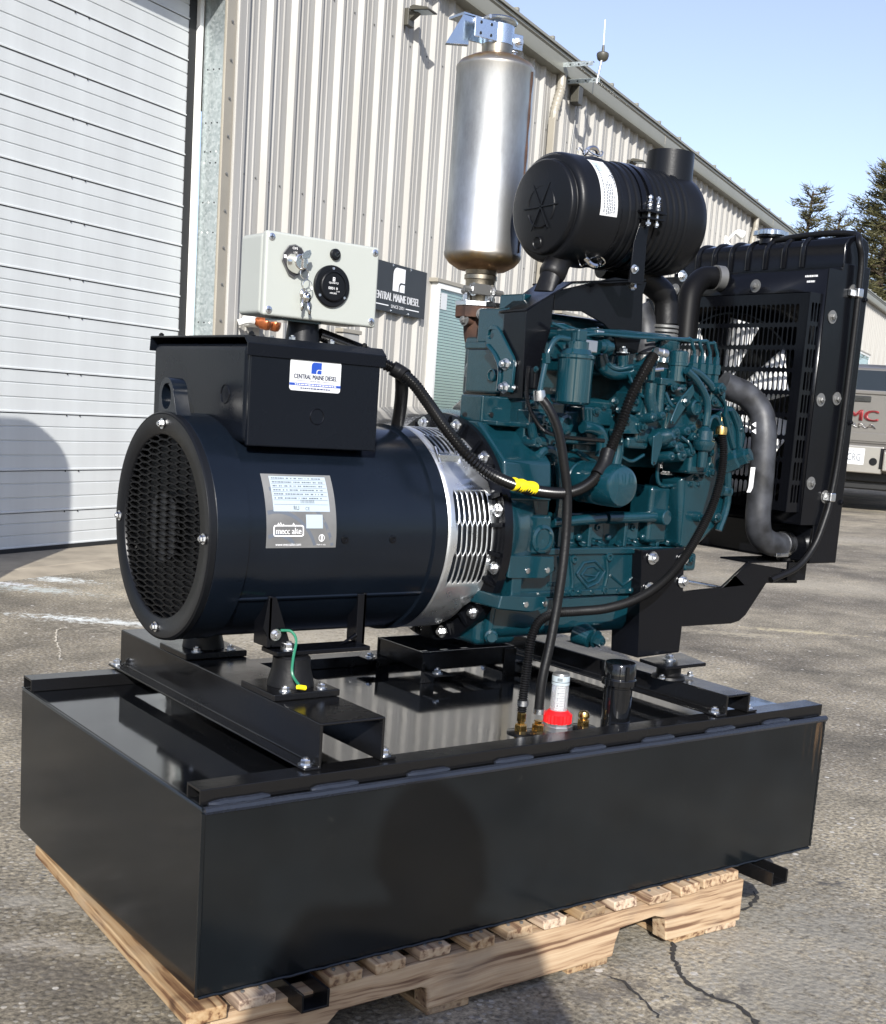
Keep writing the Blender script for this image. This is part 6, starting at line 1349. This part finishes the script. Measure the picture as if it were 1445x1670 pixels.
# arms carrying the radiator
b = MB().prism([(1.1985,0.215,0.5386),(1.3265,0.215,0.5441),(1.4039,0.215,0.597),(1.5801,0.215,0.5754),(1.5853,0.215,0.5466),(1.475,0.215,0.5496),(1.4148,0.215,0.4789),(1.394,0.215,0.4659),(1.3679,0.215,0.4616),(1.2056,0.215,0.4626)],(0,.007,0)); b.out('support_arm','metal_black',RD,.002)
ap = Vector((1.4076,0.215,0.5997)); MB().box(ap+V(.0,.002,-.004),(1.600,.30,ap.z)).out('arm_shelf','metal_black',RD,.001)
MB().box((1.535,.205,ap.z-.045),(1.60,.212,ap.z-.002)).out('arm_end','metal_black',RD,.001)
MB().cyl((1.50,.235,ap.z),(1.50,.235,RZ0-.001),.024,n=24).out('rubber_mount','rubber',RD); MB().cyl((1.56,.235,ap.z),(1.56,.235,RZ0+.004),.022,n=24).out('rubber_mount','rubber',RD)
b = MB().prism([(1.20,.60,.55),(1.31,.60,.547),(1.39,.60,.60),(1.59,.60,.60),(1.59,.60,.56),(1.46,.60,.556),(1.396,.60,.47),(1.2,.60,.466)],(0,.007,0)); b.out('support_arm','metal_black',RD,.002)
MB().tube([(1.1989,0.208,0.5621),(1.392,0.24,0.5327)],.004,8,smooth=False).out('brace_rod','zinc',RD)
# ---------------------------------------------------------------- air cleaner
AC = grp('air_cleaner',(.96,.30,1.28),'black plastic canister air cleaner with snorkel inlet and dust valve')
ay_, az_ = .30, 1.277
pf = [(0,0),(0,.083),(.0012,.0858),(.0035,.087),(.0125,.0875),(.0135,.0885),(.0135,.0935),(.0155,.0975),(.020,.1005),(.026,.102),(.032,.1025),(.100,.1025),(.104,.1045),(.110,.1045),(.113,.1015),(.118,.1005)]
cap_ = MB().lathe((.797,ay_,az_),(1,0,.04),[(t,r) for t,r in pf],80,close=False).out('canister_cap','plastic_black',AC,ang=40)
pb = [(.112,.099),(.118,.101),(.124,.101),(.126,.098),(.136,.098),(.138,.101),(.148,.101),(.15,.0985)]
t = .15
for k in range(9): pb += [(t,.098),(t+.004,.098),(t+.006,.1015),(t+.013,.1015),(t+.015,.098)]; t += .017
pb += [(.31,.1005),(.335,.1015),(.352,.0985),(.366,.085),(.372,.06),(.373,0)]
MB().lathe((.797,ay_,az_),(1,0,.04),pb,80,close=False).out('canister','plastic_black',AC,ang=40)
# moulded spokes, ring and lettering on the cap face
b = MB(); cfn = lambda u,v: V(.7968, ay_-u, az_+v)
for k in range(3):
    a = k*PI/3+.04; d_ = V(0,-math.cos(a),math.sin(a)); c_ = V(.797,ay_,az_); e_ = d_.cross(V(1,0,0))*.0011
    b.prism([c_-d_*.048-e_,c_+d_*.048-e_,c_+d_*.048+e_,c_-d_*.048+e_],(-.0028,0,0))
for k in range(3): ring(b,(.797,ay_,az_),(-1,0,0),.038,.002,14,.35+k*2.1,2.0+k*2.1,.002)
ring(b,(.797,ay_+.004,az_-.066),(-1,0,0),.011,.0012,20,0,2*PI,.0015); b.grid(cfn,-.012,.003,-.0655,-.0645)
b.out('cap_spokes','plastic_black',AC)
b = MB(); txt(b,'* TOP *',cfn,.0,.067,.056,.0125); b.out('cap_lettering','plastic_black',AC,recalc=False,solid=-.0022)
# dust valve
d_ = Vector((-.42,-.12,-.62)).normalized(); c_ = Vector((.848,.29,1.192))
MB().lathe(c_,d_,[(0,.026),(.02,.0245),(.026,.0255),(.044,.026),(.052,.0235),(.055,.020)],28).out('valve_neck','rubber',AC)
b = MB(); e_ = c_+d_*.052; s_ = Vector((.35,-.9,0)).normalized(); p_ = d_.cross(s_).normalized()
n_ = 24; v = [e_+(s_*math.cos(2*PI*i/n_)+p_*math.sin(2*PI*i/n_))*.0205 for i in range(n_)]+[e_+d_*.036+s_*.021*math.cos(2*PI*i/n_)+p_*.0022*math.sin(2*PI*i/n_) for i in range(n_)]
b.add(v,[(i,(i+1)%n_,n_+(i+1)%n_,n_+i) for i in range(n_)]+[tuple(range(n_,2*n_))]); b.out('dust_valve','rubber',AC)
# cover clips
def clip(x, a):
    r0 = .1045; f_ = lambda dx, da, h: V(x+dx, ay_-(r0+h)*math.cos(a+da), az_+.04*(x+dx-.8)+(r0+h)*math.sin(a+da))
    MB().tube([f_(-.028,-.10,.0),f_(-.026,-.09,.012),f_(-.012,-.10,.006),f_(.012,-.10,.003),f_(.020,-.06,.011),f_(.022,.06,.011),f_(.012,.10,.003),f_(-.012,.10,.006),f_(-.026,.09,.012),f_(-.028,.10,.0)],.0014,6,5).out('clip_wire','chrome',AC)
    MB().tube([f_(-.02,.0,.001),f_(-.008,.0,.014),f_(.008,0,.014),f_(.018,0,.003)],.0045,6,4).out('clip_lever','chrome',AC)
clip(.898,math.radians(80)); clip(.892,math.radians(-60)); clip(.892,math.radians(200))
# wrapped label
lfA = lambda R: (lambda u,v: V(u, ay_-R*math.cos(v/R), az_+.04*(u-.8)+R*math.sin(v/R)))
la0, la1 = math.radians(-9.5)*.103, math.radians(58.5)*.103
MB().grid(lfA(.1029),.8545,.8985,la0,la1,1,20).out('filter_label','label_white',AC,recalc=False,label='white service label wrapped on the air cleaner')
b = MB(); W2 = lfA(.1033)
for k,(u,a,c) in enumerate(((.862,.05,.85),(.869,.02,.50),(.8735,.03,.52),(.878,.04,.5),(.8825,.05,.48),(.892,.45,.95),(.888,.05,.3))):
    v = la0+(la1-la0)*a; e_ = la0+(la1-la0)*c; rn = random.Random(k)
    while v < e_: h_ = rn.uniform(.002,.006); b.grid(W2,u,u+.0024,v,v+h_,1,2); v += h_+.0015
ring(b,W2(.887,la0+(la1-la0)*.62),(0,-math.cos(.42),math.sin(.42)),.0042,.0008,16,0,2*PI,.0003)
b.out('label_print','print_grey',AC,recalc=False)
b = MB(); b.grid(W2,.858,.874,la0+(la1-la0)*.72,la0+(la1-la0)*.93,1,5); b.out('label_picture','label_silver',AC,recalc=False)
# inlet snorkel
MB().lathe((1.115,.288,1.27),(.02,0,1),[(0,.050),(.158,.0475),(.1585,.0430),(.10,.0435)],48,close=False).out('inlet_snorkel','plastic_black',AC)
MB().cyl((1.117,.288,1.30),(1.117,.288,1.395),.042,n=24).out('snorkel_core','oil_dark',AC)
# mounting bands, strap and clamp bolts
for x_ in (.962,.984): MB().lathe((x_,ay_,az_+.04*(x_-.8)),(1,0,.04),[(0,.0995),(.0005,.1035),(.013,.1035),(.0135,.0995)],72,close=False).out('mounting_band','metal_black',AC)
cy_ = ay_-.106
for dx in (.968,.990):
    MB().cyl((dx,cy_-.010,az_-.016),(dx,cy_-.010,az_+.034),.0026,n=8).out('clamp_bolt','zinc',AC)
    MB().tube([(dx+.0046*math.cos(t_),cy_-.010+.0046*math.sin(t_),az_+.010+.0165*t_/(10*PI)) for t_ in [i*PI/5 for i in range(51)]],.0011,5,1,smooth=False).out('clamp_spring','zinc',AC)
    bolt((dx,cy_-.010,az_+.030),(0,0,1),.0048,AC,washer=0); bolt((dx,cy_-.010,az_-.012),(0,0,-1),.0055,AC,washer=0)
MB().box((.952,cy_-.020,az_+.004),(1.006,cy_+.008,az_+.009)).out('clamp_plate','metal_black',AC,.001); MB().box((.956,cy_-.018,az_-.008),(1.004,cy_+.008,az_-.004)).out('clamp_plate','metal_black',AC,.001)
MB().prism([(0.9507,0.2,1.2258),(0.9693,0.2,1.2852),(0.989,0.2,1.2881),(0.985,0.2,1.2304),(0.9869,0.2,1.1534),(0.9485,0.2,1.1535)],(0,.004,0)).out('strap_bracket','metal_black',AC,.001)
q0 = Vector((0.9485,0.2,1.1535)); MB().box(q0-V(.002,0,.003),q0+V(.035,.09,.001)).out('strap_foot','metal_black',AC,.001)
bolt((0.9561,0.199,1.1762),(0,-1,0),.006,AC,h=1.0); bolt((0.9803,0.225,1.1524),(0,-.3,-1),.0075,AC,h=1.0)
bolt((1.1431,0.25,1.188),(0,-1,0),.008,AC)
# air pipe to the engine, clamp
MB().tube([(1.02,.36,1.20),(1.09,.345,1.195),(1.1575,0.33,1.168),(1.1816,0.325,1.1428),(1.1849,0.32,1.0948)],.0262,22,8).out('air_hose','rubber',AC)
for dz in (0,.009,.018): p = Vector((1.1814,0.32,1.0932)); MB().lathe(p-V(0,0,.006+dz),(0,0,1),[(0,.0275),(.001,.0288),(.0055,.0288),(.0065,.0275)],36,close=False).out('hose_clamp','screw_grey',AC)
p = Vector((1.1839,0.32,1.0755)); MB().lathe(p-V(0,0,.06),(0,0,1),[(0,.032),(.02,.028),(.03,.033),(.045,.033),(.046,.025),(.06,.025)],30).out('intake_flange','teal',EN)
MB().tube([(1.1347,0.36,1.1286),(1.1515,0.35,1.0919),(1.1509,0.34,1.0471),(1.1406,0.33,1.0208)],.026,18,6).out('breather_hose','hose_chalk',AC); MB().lathe(Vector((1.1407,0.33,1.0195))-V(0,0,.004),(0,0,1),[(0,.0285),(.012,.0285)],28).out('breather_clamp','zinc',AC)
# ---------------------------------------------------------------- hoses and wiring
LM = [(0.3442,0.33,0.9982),(0.404,0.345,0.9879),(0.4662,0.36,0.9759),(0.5015,0.355,0.959),(0.5248,0.34,0.9467),(0.5369,0.31,0.9272),(0.5455,0.27,0.8917),(0.5499,0.215,0.8477),(0.5667,0.175,0.8089),(0.6104,0.16,0.7778),(0.6764,0.16,0.7574),(0.7455,0.162,0.7472),(0.8065,0.162,0.7483),(0.8575,0.165,0.7664),(0.897,0.172,0.7996),(0.9237,0.18,0.8447),(0.9419,0.18,0.8833),(0.957,0.178,0.9313),(0.9821,0.176,0.98),(1.0117,0.18,1.0176)]
WL = MB().tube(LM,.0108,12,10,ring=.0062).out('wiring_loom','loom_black',gen,label='black corrugated wiring loom looping across the engine')
MB().tube([(0.5134,0.348,0.9534),(0.5261,0.342,0.9467),(0.5321,0.33,0.9397)],.0140,12,6).out('loom_tape','rubber',WL)
MB().tube([(0.9096,0.177,0.829),(0.8966,0.172,0.8031),(0.8776,0.168,0.7818)],.0138,12,6).out('loom_tape','rubber',WL)
MB().tube([(0.6615,0.16,0.7615),(0.6835,0.16,0.7586),(0.7171,0.161,0.7536)],lambda u: .0118+.0009*math.sin(u*16),14,6).out('yellow_tape','yellow_tape',WL)
MB().tube([(0.5327,0.345,0.9416),(0.5453,0.36,0.9108),(0.5609,0.385,0.8768),(0.5675,0.4,0.8512)],.0125,12,8).out('cable','rubber',gen)
MB().tube([(0.7419,0.235,0.9759),(0.7382,0.23,0.9272),(0.7482,0.225,0.8918),(0.7717,0.215,0.8615),(0.8104,0.205,0.85),(0.8566,0.195,0.848),(0.9036,0.185,0.8471)],.0042,8,8,ring=.003).out('sensor_loom','loom_black',gen)
FH = MB().tube([(0.7343,0.188,0.9216),(0.7494,0.175,0.8984),(0.7676,0.165,0.8584),(0.7838,0.16,0.7971),(0.7961,0.158,0.7405),(0.7981,0.155,0.6716),(0.7921,0.15,0.6026),(0.7833,0.147,0.5332),(0.7704,0.143,0.4641),(0.7554,0.14,0.3949),(0.7523,0.1392,0.3324)],.0092,14,8).out('fuel_hose','rubber',gen)
MB().lathe(Vector((0.7336,0.188,0.9282))-V(0,0,.004),(.2,0,-1),[(-.008,.0105),(0,.0115),(.010,.0115)],18).out('hose_clamp','zinc',FH)
MB().cyl(V(.7542,.1392,.331),V(.7542,.1392,.341),.0112,n=18).out('hose_clamp','zinc',FH)
RH = MB().tube([(1.2198,0.17,0.8852),(1.2265,0.165,0.8417),(1.221,0.16,0.7912),(1.1986,0.155,0.7278),(1.1604,0.15,0.6712),(1.114,0.147,0.6153),(1.0616,0.146,0.5727),(0.997,0.147,0.5422),(0.918,0.15,0.525),(0.8401,0.153,0.5216),(0.789,0.157,0.5195),(0.7548,0.16,0.5052),(0.7365,0.158,0.4748),(0.7289,0.155,0.4231),(0.7235,0.153,0.3709),(0.7218,0.152,0.3357)],.0090,14,8,ring=.0045).out('return_hose','rubber',gen,label='braided black fuel return hose arcing down to the tank')
for md in RH.modifiers: pass
MB().lathe(Vector((1.2196,0.17,0.8865))-V(0,0,.002),(0,0,-1),[(-.006,.0105),(0,.0118),(.010,.0118)],18).out('hose_clamp','brass',RH)
MB().cyl(V(.7224,.1519,.347),V(.7224,.1519,.357),.0108,n=18).out('hose_clamp','zinc',RH)

# ---------------------------------------------------------------- photographer behind the camera (casts the soft shadow on the tank)
def person():
    fx, fy = -1.005, -2.0; F3 = V(.6,.8,0); S3 = V(.8,-.6,0); t = empty('person',(fx,fy,GZ),0,'photographer in dark jacket standing behind the viewpoint with a phone held out','person')
    O = lambda s,f,z: S3*s+F3*f+V(0,0,z)
    J = [O(0,0,.93),O(0,.01,1.13),O(0,.03,1.33),O(0,.05,1.43),O(-.17,.03,1.39),O(.17,.03,1.39),O(-.25,.12,1.16),O(.23,.12,1.16),O(-.09,.36,1.02),O(.09,.36,1.02),
         O(-.10,0,.88),O(.10,0,.88),O(-.11,.02,.48),O(.11,.02,.48),O(-.12,-.01,.09),O(.12,-.01,.09)]
    E = [(0,1),(1,2),(2,3),(2,4),(2,5),(4,6),(5,7),(6,8),(7,9),(0,10),(0,11),(10,12),(11,13),(12,14),(13,15)]
    RR = [.15,.145,.16,.095,.09,.09,.052,.052,.033,.033,.095,.095,.065,.065,.05,.05]
    me = bpy.data.meshes.new('body'); me.from_pydata(J,E,[]); o = bpy.data.objects.new('body',me); COL.objects.link(o); o.parent = t; me.materials.append(MATS['cloth_dark'])
    sk = o.modifiers.new('skin','SKIN'); sv = me.skin_vertices[0].data
    for i, r in enumerate(RR): sv[i].radius = (r, r)
    sv[0].use_root = True
    ss = o.modifiers.new('smooth','SUBSURF'); ss.levels = ss.render_levels = 2; ORG[o.name] = V(0,0,0)
    hd = MB().sphere(O(0,.09,1.545),.105,20,(.78,.95,1.15)); hd.sphere(O(0,.19,1.535),.018,8); hd.sphere(O(-.082,.07,1.54),.026,8,(.5,.8,1.2)); hd.sphere(O(.082,.07,1.54),.026,8,(.5,.8,1.2)); hd.cyl(O(0,.05,1.40),O(0,.075,1.50),.052); hd.out('head','skin',t)
    MB().sphere(O(0,.07,1.575),.108,16,(.82,.98,1.08)).out('hair','hair',t)
    for s in (-1,1): MB().box(O(s*.115,.06,.04)-V(.05,.11,.04),O(s*.115,.06,.04)+V(.05,.11,.04)).out('shoe','hair',t,.02)
    for s in (-1,1):
        b = MB(); w_ = O(s*.085,.37,1.02); b.tube([w_,O(s*.075,.41,1.02)],lambda u: .034-.004*u,10,2)
        for k in range(4): b.tube([O(s*.078,.41,1.045-.018*k),O(s*.070,.445,1.047-.02*k),O(s*.045,.462,1.046-.02*k),O(s*(.022+.004*(k%2)),.452,1.045-.02*k)],lambda u: .0095-.002*u,8,4)
        b.tube([O(s*.075,.40,1.03),O(s*.06,.405,1.055),O(s*.045,.41,1.06)],lambda u: .011-.002*u,8,4); b.out('hand','skin',t)
    ph = empty('phone', Vector((fx,fy,GZ))+O(0,.435,1.02), math.atan2(.8,.6), 'dark smartphone held in both hands by the photographer', 'phone', org=(0,0,0))
    MB().box((-.004,-.075,-.036),(.004,.075,.036)).out('phone_body','car_glass',ph,.004)
person()
